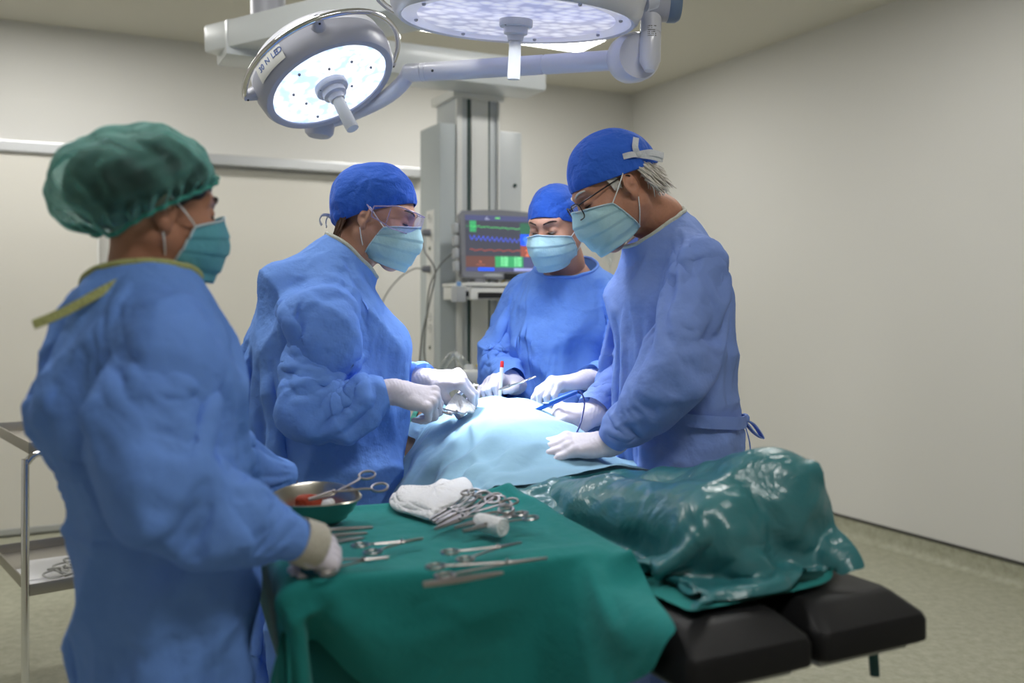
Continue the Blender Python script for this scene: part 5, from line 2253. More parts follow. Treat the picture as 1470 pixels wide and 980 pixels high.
def nurse():
    root = thing('person', 'nurse in green bouffant cap seen from behind, beside the green instrument table',
                 'person', (-0.62, 1.60, 0))
    J = joints((0.87, 0.49, 0), (-0.585, 1.50, 1.325), P(207, 414, 1.515), (-0.556, 1.507, 0.9), 0.165,
               P(208, 690, 1.27), P(432, 776, 1.42), (-0.53, 1.72, 1.06), (-0.44, 1.86, 1.0), drop=0.035)
    h = Head(P(226, 303, 1.52), (0.77, 0.62, -0.10), (0.08, 0, 1), 0.90, neck=J['neck'])
    body, (bp, bq) = person_body(root, h, M['skin_nurse'], J)
    cl = collider(bp, bq)
    prof = [(0.36, -0.555, 1.51, 0.225, 0.215), (0.7, -0.552, 1.51, 0.19, 0.18), (0.85, -0.556, 1.508, 0.168, 0.16), (0.97, -0.558, 1.505, 0.142, 0.136), (1.05, -0.565, 1.50, 0.135, 0.130),
            (1.15, -0.585, 1.495, 0.155, 0.15), (1.22, -0.593, 1.495, 0.165, 0.16), (1.32, -0.585, 1.50, 0.12, 0.11)]
    o, ring = gown(root, J, prof, [(a, b * 0.93, c) for a, b, c in SLEEVE], M['gown'], coll=[cl], seed=6.2, folds=(8, 0.5), h=0.0125,
                   extra=[((-0.68, 1.42, 1.225), (-0.655, 1.44, 1.28), 0.05, 0.05)])
    collar(ring, o, M['collar_yellow'], 0.006)
    b = MB()
    q = P(150, 418, 1.50)
    flat_ribbon(b, smooth_path([P(196, 393, 1.435), P(150, 416, 1.395), P(95, 446, 1.375), P(48, 466, 1.365)], 6), 0.014, (0, 0.3, 1), 0.0015)
    b.build('neck_tie', M['collar_yellow'], o)
    b = MB()
    # knitted cuff
    d = (J['wr'] - J['er']).normalized()
    b.lathe([(0.034, -0.012), (0.035, 0.0), (0.036, 0.022), (0.034, 0.027), (0.031, 0.0)], J['wr'] + d * 0.004, d, n=36)
    b.build('knit_cuff', M['cuff'], o)
    # hair gathered inside the cap, seen through the thin net
    S = Solid()
    S.ell((0, -0.02, 0.050), (0.086, 0.108, 0.086), k=0.02)
    S.ell((0, -0.095, 0.025), (0.070, 0.066, 0.066), k=0.05)
    hp, hq = S.mesh(0.006)
    hp = hp + vnoise(hp, 60, 1.0)[:, None] * 0.003
    mesh_obj('hair', h.world(hp), hq, M['hair_dark'], body)
    co, rows = cap(h, body, M['bouffant'], name='bouffant_cap', front=0.070, back=-0.078, rad=(0.098, 0.112, 0.096), cz=0.034, puff=0.56, puff_az=180,
                   seed=7.7, fold=0.012, gather=0.008, gather_n=27, side=0.012, nth=220, ns=60)
    e = MB()
    band = [h.world(p) for p in rows[0]]
    e.tube(band + [band[0]], 0.004, n=6, cap=False)
    e.build('elastic_band', M['bouffant_edge'], co)
    mask(h, body, M['mask_green'], seed=4.0)
    eyes(h, body)
    # the hand steadying an instrument on the tray
    glove(body, J['wr'] - d * 0.02, (0.62, 0.60, -0.5), (0.1, -0.45, 0.8), 'R',
          ((75, 75, 35), (78, 75, 35), (80, 75, 38), (80, 72, 38)), thumb=((0.45, 0.8, -0.5), (0.1, 0.9, -0.5), (-0.2, 0.9, -0.4)), fore=d, cuff=0.02, cuff_r=0.028, scale=0.95)
    return root


def bouffant_mat(name, color, lo, hi):
    m = cloth_mat(name, color, thin=0.35, bump=0.5, scale=90, rough=0.7)
    nt = m.node_tree
    out = nt.nodes['Material Output']
    src = out.inputs['Surface'].links[0].from_socket
    tr = nt.nodes.new('ShaderNodeBsdfTransparent')
    tr.inputs['Color'].default_value = (0.84, 0.93, 0.93, 1)
    lw = nt.nodes.new('ShaderNodeLayerWeight')
    lw.inputs['Blend'].default_value = 0.45
    mr = nt.nodes.new('ShaderNodeMapRange')
    mr.inputs['To Min'].default_value = lo
    mr.inputs['To Max'].default_value = hi
    nt.links.new(lw.outputs['Facing'], mr.inputs['Value'])
    mx = nt.nodes.new('ShaderNodeMixShader')
    nt.links.new(mr.outputs['Result'], mx.inputs['Fac'])
    nt.links.new(tr.outputs['BSDF'], mx.inputs[1])
    nt.links.new(src, mx.inputs[2])
    nt.links.new(mx.outputs['Shader'], out.inputs['Surface'])
    return m


M['bouffant'] = bouffant_mat('bouffant_net', rgb(136, 196, 188), 0.05, 0.85)
M['bouffant_edge'] = cloth_mat('bouffant_elastic', rgb(80, 170, 155), thin=0.2)

PEOPLE = [surgeon_left(), surgeon_behind(), surgeon_right(), nurse()]
# ================================================================== operating table, patient, drapes
M['pad'] = mat('black_pad', rgb(20, 20, 22), rough=0.5, spec=0.3, bump=0.05, scale=120)
M['table_metal'] = mat('table_metal', rgb(150, 152, 152), rough=0.35, metal=0.8)
M['teal_grip'] = mat('teal_grip', rgb(20, 70, 72), rough=0.5)
M['drape_blue'] = cloth_mat('drape_light_blue', rgb(140, 180, 203), thin=0.08, bump=0.28, scale=30)
M['drape_teal'] = cloth_mat('drape_teal', rgb(38, 112, 112), thin=0.06, bump=0.25, scale=30)
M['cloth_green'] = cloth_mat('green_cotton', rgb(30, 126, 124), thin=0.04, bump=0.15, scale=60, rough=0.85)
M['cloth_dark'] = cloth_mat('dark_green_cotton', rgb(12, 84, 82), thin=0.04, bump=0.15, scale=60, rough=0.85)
TM = Matrix((T_V, T_T, Vector((0, 0, 1)))).transposed()     # columns: across, towards the head, up


def film_mat(name, base, patch):
    """plastic-coated drape: soft sheet under a glossy film with a crumpled surface"""
    m = mat(name, base, rough=0.36, spec=0.5, coat=0.55)
    nt = m.node_tree
    b = nt.nodes['Principled BSDF']
    b.inputs['Coat Roughness'].default_value = 0.10
    tc = nt.nodes.new('ShaderNodeTexCoord')
    nz = nt.nodes.new('ShaderNodeTexNoise')
    nz.inputs['Scale'].default_value = 9
    nz.inputs['Detail'].default_value = 5
    nz.inputs['Distortion'].default_value = 1.2
    vo = nt.nodes.new('ShaderNodeTexVoronoi')
    vo.feature = 'SMOOTH_F1'
    vo.inputs['Scale'].default_value = 17
    vo.inputs['Smoothness'].default_value = 0.3
    ad = nt.nodes.new('ShaderNodeMix')
    ad.data_type = 'VECTOR'
    ad.inputs['Factor'].default_value = 0.15
    nt.links.new(tc.outputs['Object'], ad.inputs['A'])
    nt.links.new(nz.outputs['Color'], ad.inputs['B'])
    nt.links.new(tc.outputs['Object'], nz.inputs['Vector'])
    nt.links.new(ad.outputs['Result'], vo.inputs['Vector'])
    bp = nt.nodes.new('ShaderNodeBump')
    bp.inputs['Strength'].default_value = 0.30
    bp.inputs['Distance'].default_value = 0.03
    nt.links.new(vo.outputs['Distance'], bp.inputs['Height'])
    nt.links.new(bp.outputs['Normal'], b.inputs['Coat Normal'])
    bp2 = nt.nodes.new('ShaderNodeBump')
    bp2.inputs['Strength'].default_value = 0.2
    bp2.inputs['Distance'].default_value = 0.02
    nt.links.new(vo.outputs['Distance'], bp2.inputs['Height'])
    nt.links.new(bp2.outputs['Normal'], b.inputs['Normal'])
    return m


M['film_teal'] = film_mat('film_over_teal', rgb(44, 108, 114), None)
M['film_grey'] = film_mat('film_over_grey', rgb(92, 112, 118), None)


def tbox(b, t0, t1, v0, v1, z0, z1, bevel=0.0, seg=2):
    bm = bmesh.new()
    bmesh.ops.create_cube(bm, size=1.0)
    for q in bm.verts:
        q.co = Vector((q.co.x * (v1 - v0), q.co.y * (t1 - t0), q.co.z * (z1 - z0)))
    if bevel:
        bmesh.ops.bevel(bm, geom=bm.edges[:], offset=bevel, segments=seg, affect='EDGES', profile=0.5)
    c = T((t0 + t1) / 2, (v0 + v1) / 2, (z0 + z1) / 2)
    bm.verts.ensure_lookup_table()
    b.add([c + TM @ q.co for q in bm.verts], [[q.index for q in f.verts] for f in bm.faces])
    bm.free()
    return b


def leg_pad(b, v0, v1):
    """thick cushion with a broad sloping rim at the end and the sides"""
    rows = [(0.800, 0.010, 0.004), (0.806, 0.0, 0.0), (0.838, 0.0, 0.0), (0.848, 0.004, 0.004), (0.872, 0.050, 0.022), (0.878, 0.062, 0.030)]
    t0, t1 = 0.0, 0.45
    n = len(rows)
    rings = []
    for z, it, iv in rows:
        a, c_, d_, e_ = t0 + it, t1, v0 + iv, v1 - iv
        r_ = 0.018
        ring = []
        for (tt, vv, st, sv) in ((a, d_, 1, 1), (a, e_, 1, -1), (c_, e_, -1, -1), (c_, d_, -1, 1)):
            ang = {(1, 1): (180, 270), (1, -1): (270, 360), (-1, -1): (0, 90), (-1, 1): (90, 180)}[(st, sv)]
            for k in range(5):
                g = math.radians(ang[0] + (ang[1] - ang[0]) * k / 4)
                ring.append(T(tt + st * r_ + r_ * math.sin(g), vv + sv * r_ + r_ * math.cos(g), z))
        rings.append(ring)
    k = len(rings[0])
    vs = [p for r_ in rings for p in r_]
    fs = []
    for i in range(n - 1):
        for j in range(k):
            fs.append([i * k + j, i * k + (j + 1) % k, (i + 1) * k + (j + 1) % k, (i + 1) * k + j])
    fs.append(list(range(k)))
    fs.append([(n - 1) * k + j for j in range(k)])
    return b.add(vs, fs)


def operating_table():
    t = thing('operating_table', 'operating table with two black leg pads at its foot end', 'operating table', T(0.9, 0, 0))
    for v0, v1 in ((-0.240, -0.008), (0.008, 0.240)):
        p = leg_pad(MB(), v0, v1).build('leg_pad', M['pad'], t, angle=50)
        sd = p.modifiers.new('softness', 'BEVEL')
        sd.width = 0.008
        sd.segments = 3
        b = MB()
        tbox(b, 0.03, 0.45, v0 + 0.02, v1 - 0.02, 0.785, 0.80, 0.003)
        b.build('pad_plate', M['table_metal'], p, angle=30)
    b = MB()
    tbox(b, 0.46, 1.42, -0.255, 0.255, 0.805, 0.872, 0.02, 4)
    b.build('body_pad', M['pad'], t, angle=50)
    b = MB()
    tbox(b, 1.43, 1.80, -0.16, 0.16, 0.815, 0.880, 0.02, 4)
    b.build('head_pad', M['pad'], t, angle=50)
    b = MB()
    tbox(b, 0.44, 1.44, -0.25, 0.25, 0.775, 0.805, 0.004)
    tbox(b, 1.40, 1.60, -0.04, 0.04, 0.785, 0.815, 0.004)
    for v in (-0.275, 0.275):
        tbox(b, 0.50, 1.40, v - 0.006, v + 0.006, 0.782, 0.806, 0.002)
        for tt in (0.6, 0.95, 1.3):
            tbox(b, tt - 0.015, tt + 0.015, min(v, v * 0.9), max(v, v * 0.9), 0.786, 0.802, 0.002)
    b.build('frame', M['table_metal'], t, angle=30)
    b = MB()
    tbox(b, 0.78, 1.14, -0.15, 0.15, 0.16, 0.775, 0.02, 3)
    b.build('column', M['table_metal'], t, angle=40)
    b = MB()
    tbox(b, 0.50, 1.45, -0.24, 0.24, 0.02, 0.16, 0.03, 3)
    b.build('base', M['table_metal'], t, angle=40)
    b = MB()
    q = P(1256, 938, 1.555)
    b.tube([q + Vector((-0.004, 0.006, 0.05)), q + Vector((0, 0, -0.036))], 0.008, n=12)
    b.build('release_lever', M['teal_grip'], t)
    return t


operating_table()


def patient():
    root = thing('person', 'patient lying on the operating table under the drapes', 'person', T(1.0, 0.04, 0.87))
    S = Solid()
    vv = 0.045
    S.cone(T(0.76, vv, 0.898), T(0.96, vv, 0.935), 0.047, 0.066, k=0.06, flat=(T_V, 2.6))
    S.cone(T(0.96, vv, 0.945), T(1.34, vv, 0.970), 0.072, 0.092, k=0.06, flat=(T_V, 1.75))
    S.ell(T(1.12, vv - 0.01, 0.985), (0.135, 0.17, 0.080), rot=np.array(TM), k=0.06)
    S.cone(T(1.36, vv - 0.13, 0.955), T(1.36, vv + 0.13, 0.955), 0.065, 0.065, k=0.05)
    S.cone(T(1.40, vv, 0.955), T(1.50, vv, 0.955), 0.055, 0.055, k=0.03)
    h = Head(T(1.62, vv, 0.962), (0.0, 0.0, 1.0), tuple(T_T), 0.96, neck=T(1.44, vv, 0.940))
    # arms lying along the sides
    for s in (-1, 1):
        S.cone(T(1.34, vv + 0.17 * s, 0.945), T(1.06, vv + 0.215 * s, 0.925), 0.045, 0.038, k=0.03)
        S.cone(T(1.06, vv + 0.215 * s, 0.925), T(0.82, vv + 0.195 * s, 0.915), 0.038, 0.026, k=0.02)
        S.ell(T(0.75, vv + 0.19 * s, 0.912), (0.035, 0.07, 0.018), rot=np.array(TM), k=0.02)
        for f in range(4):
            S.cone(T(0.70, vv + 0.19 * s + (f - 1.5) * 0.017, 0.91), T(0.625, vv + 0.19 * s + (f - 1.5) * 0.019, 0.90), 0.0095, 0.008, k=0.004)
        S.cone(T(0.77, vv + 0.165 * s, 0.912), T(0.70, vv + 0.145 * s, 0.905), 0.012, 0.009, k=0.006)
    # bent legs: knees up, feet on the pads
    for kv, hv, fv in ((0.108, 0.11, 0.125), (-0.015, -0.03, -0.03)):
        knee = T(0.235, kv, 1.002 if kv > 0.1 else 0.965)
        S.cone(T(0.76, hv, 0.885), knee, 0.050, 0.060, k=0.04)
        ank = T(0.26, fv, 0.925)
        S.cone(knee, ank, 0.058, 0.040, k=0.03)
        S.cone(ank - Vector((0, 0, 0.012)), T(0.17, fv + 0.02, 0.905), 0.036, 0.026, k=0.03)
    pts, quads = S.mesh(0.011, smooth=2)
    hp, hq = h.solid().mesh(0.003, smooth=1)
    hp = h.world(hp)
    o = mesh_obj('body', np.vstack([pts, hp]), np.vstack([quads, hq + len(pts)]), M['skin'], root)
    eyes(h, o)
    cap(h, o, M['bouffant_edge'], name='bouffant_cap', front=0.06, back=-0.05, puff=0.2, seed=3.3, fold=0.004, gather=0.003, gather_n=29)
    return o, collider(pts, quads)


patient_body, patient_col = patient()


def solid_collider(boxes, name='collider'):
    b = MB()
    for (t0, t1, v0, v1, z0, z1) in boxes:
        tbox(b, t0, t1, v0, v1, z0, z1, 0.012)
    o = b.build(name, None)
    bm = bmesh.new()
    bm.from_mesh(o.data)
    bmesh.ops.subdivide_edges(bm, edges=bm.edges[:], cuts=3, use_grid_fill=True)
    bmesh.ops.triangulate(bm, faces=bm.faces[:])
    bm.to_mesh(o.data)
    bm.free()
    TEMP.append(o)
    return o


table_col = solid_collider([(0.0, 0.45, -0.24, 0.24, 0.79, 0.881), (0.44, 1.80, -0.255, 0.255, 0.79, 0.872)])


def sheet(name, material, place, nu, nv, parent=None):
    """flat sheet of nu x nv cells; place(u, v) -> point, u and v in 0..1"""
    b = MB()
    b.grid([[place(i / nu, j / nv) for j in range(nv + 1)] for i in range(nu + 1)])
    o = mesh_obj(name, b.v, np.array(b.f), material, parent)
    return o


# ---------------- instrument table (tray on a stand) under a green cloth
I_O = Vector((-0.335, 1.405, 0))
I_X = Vector((0.94, 0.342, 0)).normalized()
I_Y = Vector((-I_X.y, I_X.x, 0))
IM = Matrix((I_X, I_Y, Vector((0, 0, 1)))).transposed()
I_W, I_D, I_Z = 0.555, 0.47, 0.932


def I(x, y, z=0.0):
    return I_O + I_X * x + I_Y * y + Vector((0, 0, I_Z + z))


def on_tray(px, py, z=0.0):
    """the tray point seen at a photo pixel"""
    d = (EYE - I_Z - z) * F / (py - HORIZON)
    return P(px, py, d)


def instrument_table():
    t = thing('instrument_table', 'instrument table under a green cloth in front of the patient', 'table', I(I_W / 2, I_D / 2, -I_Z))
    b = MB()
    b.box(I(I_W / 2, I_D / 2, -0.024), (I_W - 0.024, I_D - 0.024, 0.026), IM, 0.006)
    b.build('tray', M['steel_dull'], t, angle=30)
    b = MB()
    b.box(I(I_W / 2, I_D / 2, -0.045), (0.40, 0.04, 0.018), IM, 0.003)
    b.build('tray_bearer', M['chrome'], t, angle=30)
    b = MB()
    p = I(0.14, 0.20, -I_Z)
    b.tube([p + Vector((0, 0, 0.08)), p + Vector((0, 0, I_Z - 0.05))], 0.018, n=18)
    b.build('post', M['chrome'], t)
    for k in range(3):
        a = 0.3 + k * 2.1
        e = p + Vector((math.cos(a) * 0.24, math.sin(a) * 0.24, 0.06))
        b = MB()
        b.tube([p + Vector((0, 0, 0.10)), e], [0.018, 0.013], n=12)
        l = b.build('leg', M['chrome'], t)
        b = MB()
        b.lathe([(0.0, -0.012), (0.026, -0.012), (0.030, 0.0), (0.026, 0.012), (0.0, 0.012)], e - Vector((0, 0, 0.029)), (-math.sin(a), math.cos(a), 0), n=20)
        b.build('castor', M['dark_plastic'], l)
    return t


instrument_table()
cb = MB()
cb.box(I(I_W / 2, I_D / 2, -0.022), (I_W, I_D, 0.028), IM, 0.004)
tray_col = cb.build('collider', None)
_bm = bmesh.new()
_bm.from_mesh(tray_col.data)
bmesh.ops.triangulate(_bm, faces=_bm.faces[:])
bmesh.ops.subdivide_edges(_bm, edges=_bm.edges[:], cuts=3)
bmesh.ops.triangulate(_bm, faces=_bm.faces[:])
_bm.to_mesh(tray_col.data)
_bm.free()
TEMP.append(tray_col)
inner_col = bpy.data.objects.new('collider', tray_col.data.copy())
COL.objects.link(inner_col)
_c = I(I_W / 2, I_D / 2, -0.022)
inner_col.location.z = 0.0
inner_col.data.transform(Matrix.Translation(_c - Vector((0, 0, 0.010))) @ (IM @ Matrix.Diagonal((0.90, 0.86, 0.9)) @ IM.transposed()).to_4x4() @ Matrix.Translation(-_c))
TEMP.append(inner_col)


def table_cloth(name, x0, x1, y0, y1, z, material, label, cell=0.017, flat_corner=False, group=None, k0=0.35):
    nu, nv = int((x1 - x0) / cell), int((y1 - y0) / cell)

    def place(u, v):
        x, y = x0 + (x1 - x0) * u, y0 + (y1 - y0) * v
        # falls off beyond the tray edges from the start so that it settles quickly
        ox = max(-x, x - I_W, 0.0)
        oy = max(-y, y - I_D, 0.0)
        o_ = math.hypot(ox, oy)
        fl = min(1.0, max(0.0, (x - 0.44) / 0.08)) * (1 if oy > 0 and y < 0 else 0.0) if flat_corner else 0.0
        k = k0 + (1 - k0) * fl
        xx = min(max(x, 0.0), I_W) + (x - min(max(x, 0.0), I_W)) * k
        yy = min(max(y, 0.0), I_D) + (y - min(max(y, 0.0), I_D)) * k
        fall = o_ * 0.93 * (1 - fl * 0.9)
        return I(xx, yy, z - fall)
    o = sheet(name, material, place, nu, nv)
    tag(o, label, 'cloth', group)
    return o


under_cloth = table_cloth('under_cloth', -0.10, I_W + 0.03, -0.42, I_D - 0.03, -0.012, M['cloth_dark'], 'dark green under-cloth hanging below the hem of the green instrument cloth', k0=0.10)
top_cloth = table_cloth('table_cloth', -0.27, I_W + 0.05, -0.25, I_D + 0.10, 0.010, M['cloth_green'], 'green cotton cloth covering the instrument table', flat_corner=True)
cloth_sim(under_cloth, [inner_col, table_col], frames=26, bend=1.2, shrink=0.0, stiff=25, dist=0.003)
cloth_sim(top_cloth, [tray_col, table_col], frames=26, bend=1.2, shrink=-0.004, stiff=25, dist=0.007)

# ---------------- light blue drape over the trunk
tray_block = tray_col


def drape(name, t0, t1, v0, v1, z, material, label, cell=0.019, skew=None):
    nu, nv = int((t1 - t0) / cell), int((v1 - v0) / cell)
    vc = 0.045

    def place(u, v):
        t, w = t0 + (t1 - t0) * u, v0 + (v1 - v0) * v
        if skew:
            t, w = skew(t, w)
        over = max(abs(w - vc) - 0.20, 0.0)
        ww = w if over == 0 else vc + math.copysign(0.20 + over * 0.45, w - vc)
        zz = z(t) if callable(z) else z
        return T(t, ww, zz - over * 0.86)
    o = sheet(name, material, place, nu, nv)
    tag(o, label, 'drape')
    return o


blue = drape('surgical_drape', 0.70, 1.80, -0.66, 0.58, lambda t: 1.085 + 0.01 * math.sin(t * 3), M['drape_blue'], 'light blue surgical drape over the patient\'s belly, brightest under the lamp',
             cell=0.018, skew=lambda t, w: (t + 0.16 * max(0, w - 0.05) * (1.5 - t) - 0.10 * max(0, -w - 0.1), w * (1 - 0.70 * min(1, max(0, (t - 1.16) / 0.12))) if w < 0 else w))
leg = drape('leg_drape', -0.01, 0.86, -0.23, 0.22, lambda t: float(np.interp(t, [0.134, 0.2, 0.25, 0.5, 0.75, 0.9], [0.90, 1.08, 1.085, 1.03, 0.98, 0.98])), M['film_teal'],
            'glossy plastic-coated teal drape over the patient\'s raised knees', cell=0.018, skew=lambda t, w: (t if t > 0.2 else 0.2 - 0.32 * (0.2 - t), w))
green = drape('under_sheet', 0.10, 0.78, -0.205, 0.232, 0.93, M['cloth_green'], 'dark green sheet under the legs, its edge lying on the black leg pads', cell=0.02)
leg.data.materials.append(M['film_grey'])
bump_col = solid_collider([(0.44, 0.45, 0.0, 0.01, 0.80, 0.81)])
_b = MB()
_b.ball(T(0.145, 0.195, 0.872), (0.048, 0.055, 0.066), 20, TM)
bump_col.data.clear_geometry()
bump_col.data.from_pydata(_b.v, [], _b.f)
cloth_sim(green, [table_col, bump_col], frames=26, bend=0.6, shrink=-0.01, dist=0.004)
cloth_sim(leg, [table_col, patient_col, bump_col], frames=30, bend=0.25, shrink=-0.03, dist=0.010, fold=(0.009, 3.0, 0.16))
cloth_sim(blue, [table_col, patient_col, tray_col], frames=30, bend=0.3, shrink=-0.03, dist=0.015, fold=(0.010, 8.0, 0.15))
# ================================================================== instruments
M['instr'] = mat('instrument_steel', rgb(172, 166, 164), rough=0.30, metal=1.0)
M['instr_dark'] = mat('instrument_tip', rgb(70, 72, 76), rough=0.4, metal=0.8)
M['gauze'] = cloth_mat('gauze', rgb(238, 238, 240), thin=0.15, bump=0.4, scale=130)
M['iodine'] = mat('iodine_swab', rgb(150, 48, 14), rough=0.6, bump=0.3, scale=90, mottled=0.3)
M['bowl_steel'] = mat('bowl_steel', rgb(186, 182, 172), rough=0.28, metal=1.0)


def clamp_tool(ring, tip, up, label, open_=0.10, group=None, scale=1.0, curved=0.0):
    """scissor-shaped clamp: two crossing halves, each with a finger ring, shank and jaw"""
    ring, tip = Vector(ring), Vector(tip)
    d = tip - ring
    L = d.length
    d.normalize()
    up = Vector(up)
    up = (up - d * up.dot(d)).normalized()
    s = up.cross(d)
    t = thing('haemostat', label, 'surgical clamp', ring, group)
    rr = 0.0118 * scale
    for k in (-1, 1):
        def W(x, y, z=0.0):
            return ring + d * (x * L) + s * (y * k) + up * (z + 0.0012 * k)
        w = 0.016 * scale + open_ * 0.05
        b = MB()
        loop = []
        for a in np.linspace(0, 2 * math.pi, 20, endpoint=False):
            loop.append(W(0.0, 0) + d * (rr * 1.25 * math.cos(a)) + s * k * (w + rr * math.sin(a)))
        b.tube(loop + [loop[0]], 0.0023 * scale, n=6, cap=False)
        path = smooth_path([W(0, 0) + d * (rr * 1.2) + s * k * (w - rr * 0.15), W(0.22, w * 0.62), W(0.45, w * 0.26), W(0.60, 0.0), W(0.64, -0.002), W(0.80, -0.0017), W(1.0, -0.0008, curved)], 5)
        n = len(path)
        rad = [(0.0026 if i / n < 0.5 else 0.0036 if i / n < 0.66 else 0.0030 * (1.25 - 0.8 * (i / n - 0.66) / 0.34)) * scale for i in range(n)]
        b.tube(path, rad, n=7, flat=(up, 0.75))
        half = b.build('clamp_half', M['instr'], t)
        if k == 1:
            q = MB()
            q.lathe([(0.0, 0.0045), (0.0032, 0.0042), (0.0036, -0.003)], W(0.62, 0.0) - s * 0.0, up, n=14)
            q.build('pivot_screw', M['instr'], half)
    return t


def tweezers(a, b_, up, label, group=None, w=0.006, dark=False):
    a, b_ = Vector(a), Vector(b_)
    d = (b_ - a)
    L = d.length
    d.normalize()
    up = Vector(up)
    up = (up - d * up.dot(d)).normalized()
    s = up.cross(d)
    t = thing('tweezers', label, 'tweezers', a, group)
    for k in (-1, 1):
        q = MB()
        path = smooth_path([a + s * 0.001 * k, a + d * 0.35 * L + s * w * k, a + d * 0.7 * L + s * w * 0.8 * k, b_ + s * 0.0012 * k], 6)
        n = len(path)
        q.tube(path, [0.0042 - 0.0022 * (i / n) for i in range(n)], n=7, flat=(s, 0.4))
        q.build('tweezer_leg', M['instr'], t)
    q = MB()
    q.box(a + d * 0.012, (0.004, 0.026, 0.006), Matrix((s, d, up)).transposed(), 0.001)
    q.build('bridge', M['instr'], t, angle=30)
    return t


UP = Vector((0, 0, 1))
zt = 0.018
clamp_tool(on_tray(657, 797, zt), on_tray(748, 779, zt), UP, 'short clamp lying alone at the centre right of the green cloth')
clamp_tool(on_tray(632, 819, zt), on_tray(785, 801, zt), UP, 'long clamp near the front edge of the green cloth, left of the corner')
clamp_tool(on_tray(526, 787, zt), on_tray(607, 773, zt), UP, 'clamp with closed rings lying at the centre left of the green cloth')
clamp_tool(on_tray(462, 810, zt), on_tray(558, 800, zt), UP, 'opened clamp beside the nurse\'s cuff on the green cloth', open_=0.25)
tweezers(on_tray(608, 839, zt), on_tray(722, 822, zt), UP, 'straight tweezers at the very front edge of the green cloth')
tweezers(on_tray(462, 762, zt), on_tray(535, 757, zt), UP, 'tweezers half under the nurse\'s cuff, nearest the bowl')
tweezers(on_tray(452, 772, zt), on_tray(527, 765, zt), UP, 'tweezers half under the nurse\'s cuff, second from the bowl')
tweezers(on_tray(455, 782, zt), on_tray(522, 772, zt), UP, 'tweezers half under the nurse\'s cuff, farthest from the bowl')

# fan of clamps resting on the gauze
fan = (((684, 709), (616, 746)), ((694, 712), (621, 749)), ((704, 713), (626, 752)), ((712, 717), (630, 756)), ((722, 716), (636, 755)), ((716, 724), (624, 759)))
for i, (r_, p_) in enumerate(fan):
    clamp_tool(on_tray(r_[0], r_[1], 0.040 + 0.004 * (i % 3)), on_tray(p_[0], p_[1], 0.020 + 0.003 * (i % 2)), Vector((0.25 * (i % 2) - 0.1, -0.35, 1)),
               'one of the steel clamps fanned out in a bundle against the white gauze', group='bundle of clamps by the gauze')
for i, (r_, p_, l_) in enumerate((((737, 735), (652, 757), 'clamp lying across the gauze roll, upper of the two'), ((752, 741), (664, 762), 'clamp lying across the gauze roll, lower of the two'))):
    clamp_tool(on_tray(r_[0], r_[1], 0.036), on_tray(p_[0], p_[1], 0.026), UP, l_, group=None)


def gauze_stack():
    c = on_tray(618, 722, 0.012)
    t = thing('gauze_pad', 'folded white gauze lying at the back of the green cloth', 'gauze', c)
    rg = np.random.RandomState(5)
    outline = [on_tray(x, y, 0.012) for x, y in ((560, 722), (566, 712), (582, 711), (600, 712), (622, 704), (636, 699), (656, 699), (674, 697), (681, 712), (672, 728), (650, 738), (620, 746), (590, 738), (568, 732))]
    cen = sum((Vector(p) for p in outline), Vector()) / len(outline)
    loop = smooth_path(outline, 5, closed=True)
    for layer in range(3):
        b = MB()
        rows = []
        f0 = 1.0 - 0.05 * layer
        z0 = 0.006 * layer
        for (k, z) in ((1.0, -0.001 + z0), (1.02, 0.004 + z0), (0.97, 0.009 + z0), (0.7, 0.0115 + z0), (0.35, 0.013 + z0), (0.02, 0.0135 + z0)):
            rows.append([cen + (p - cen) * (k * f0) + Vector((0.002 * layer, 0, z + 0.0022 * math.sin(i * 0.7 + layer * 2) * (k < 1))) for i, p in enumerate(loop + [loop[0]])])
        b.grid(rows)
        b.build('gauze_layer', M['gauze'], t, angle=80)
    return t


gauze_stack()


def gauze_roll():
    a, b_ = on_tray(686, 748, 0.028), on_tray(722, 757, 0.028)
    d = (b_ - a).normalized()
    t = thing('gauze_roll', 'small white gauze roll under the clamps', 'gauze roll', a)
    b = MB()
    L = (b_ - a).length
    b.lathe([(0.0, 0.0), (0.012, 0.0), (0.0155, 0.003), (0.0165, 0.015), (0.0165, L - 0.004), (0.0150, L), (0.0125, L), (0.0115, L - 0.0015), (0.0085, L), (0.0075, L - 0.0015), (0.0045, L + 0.0005), (0.0, L - 0.001)], a, d, n=32)
    b.build('roll', M['gauze'], t)
    return t


gauze_roll()


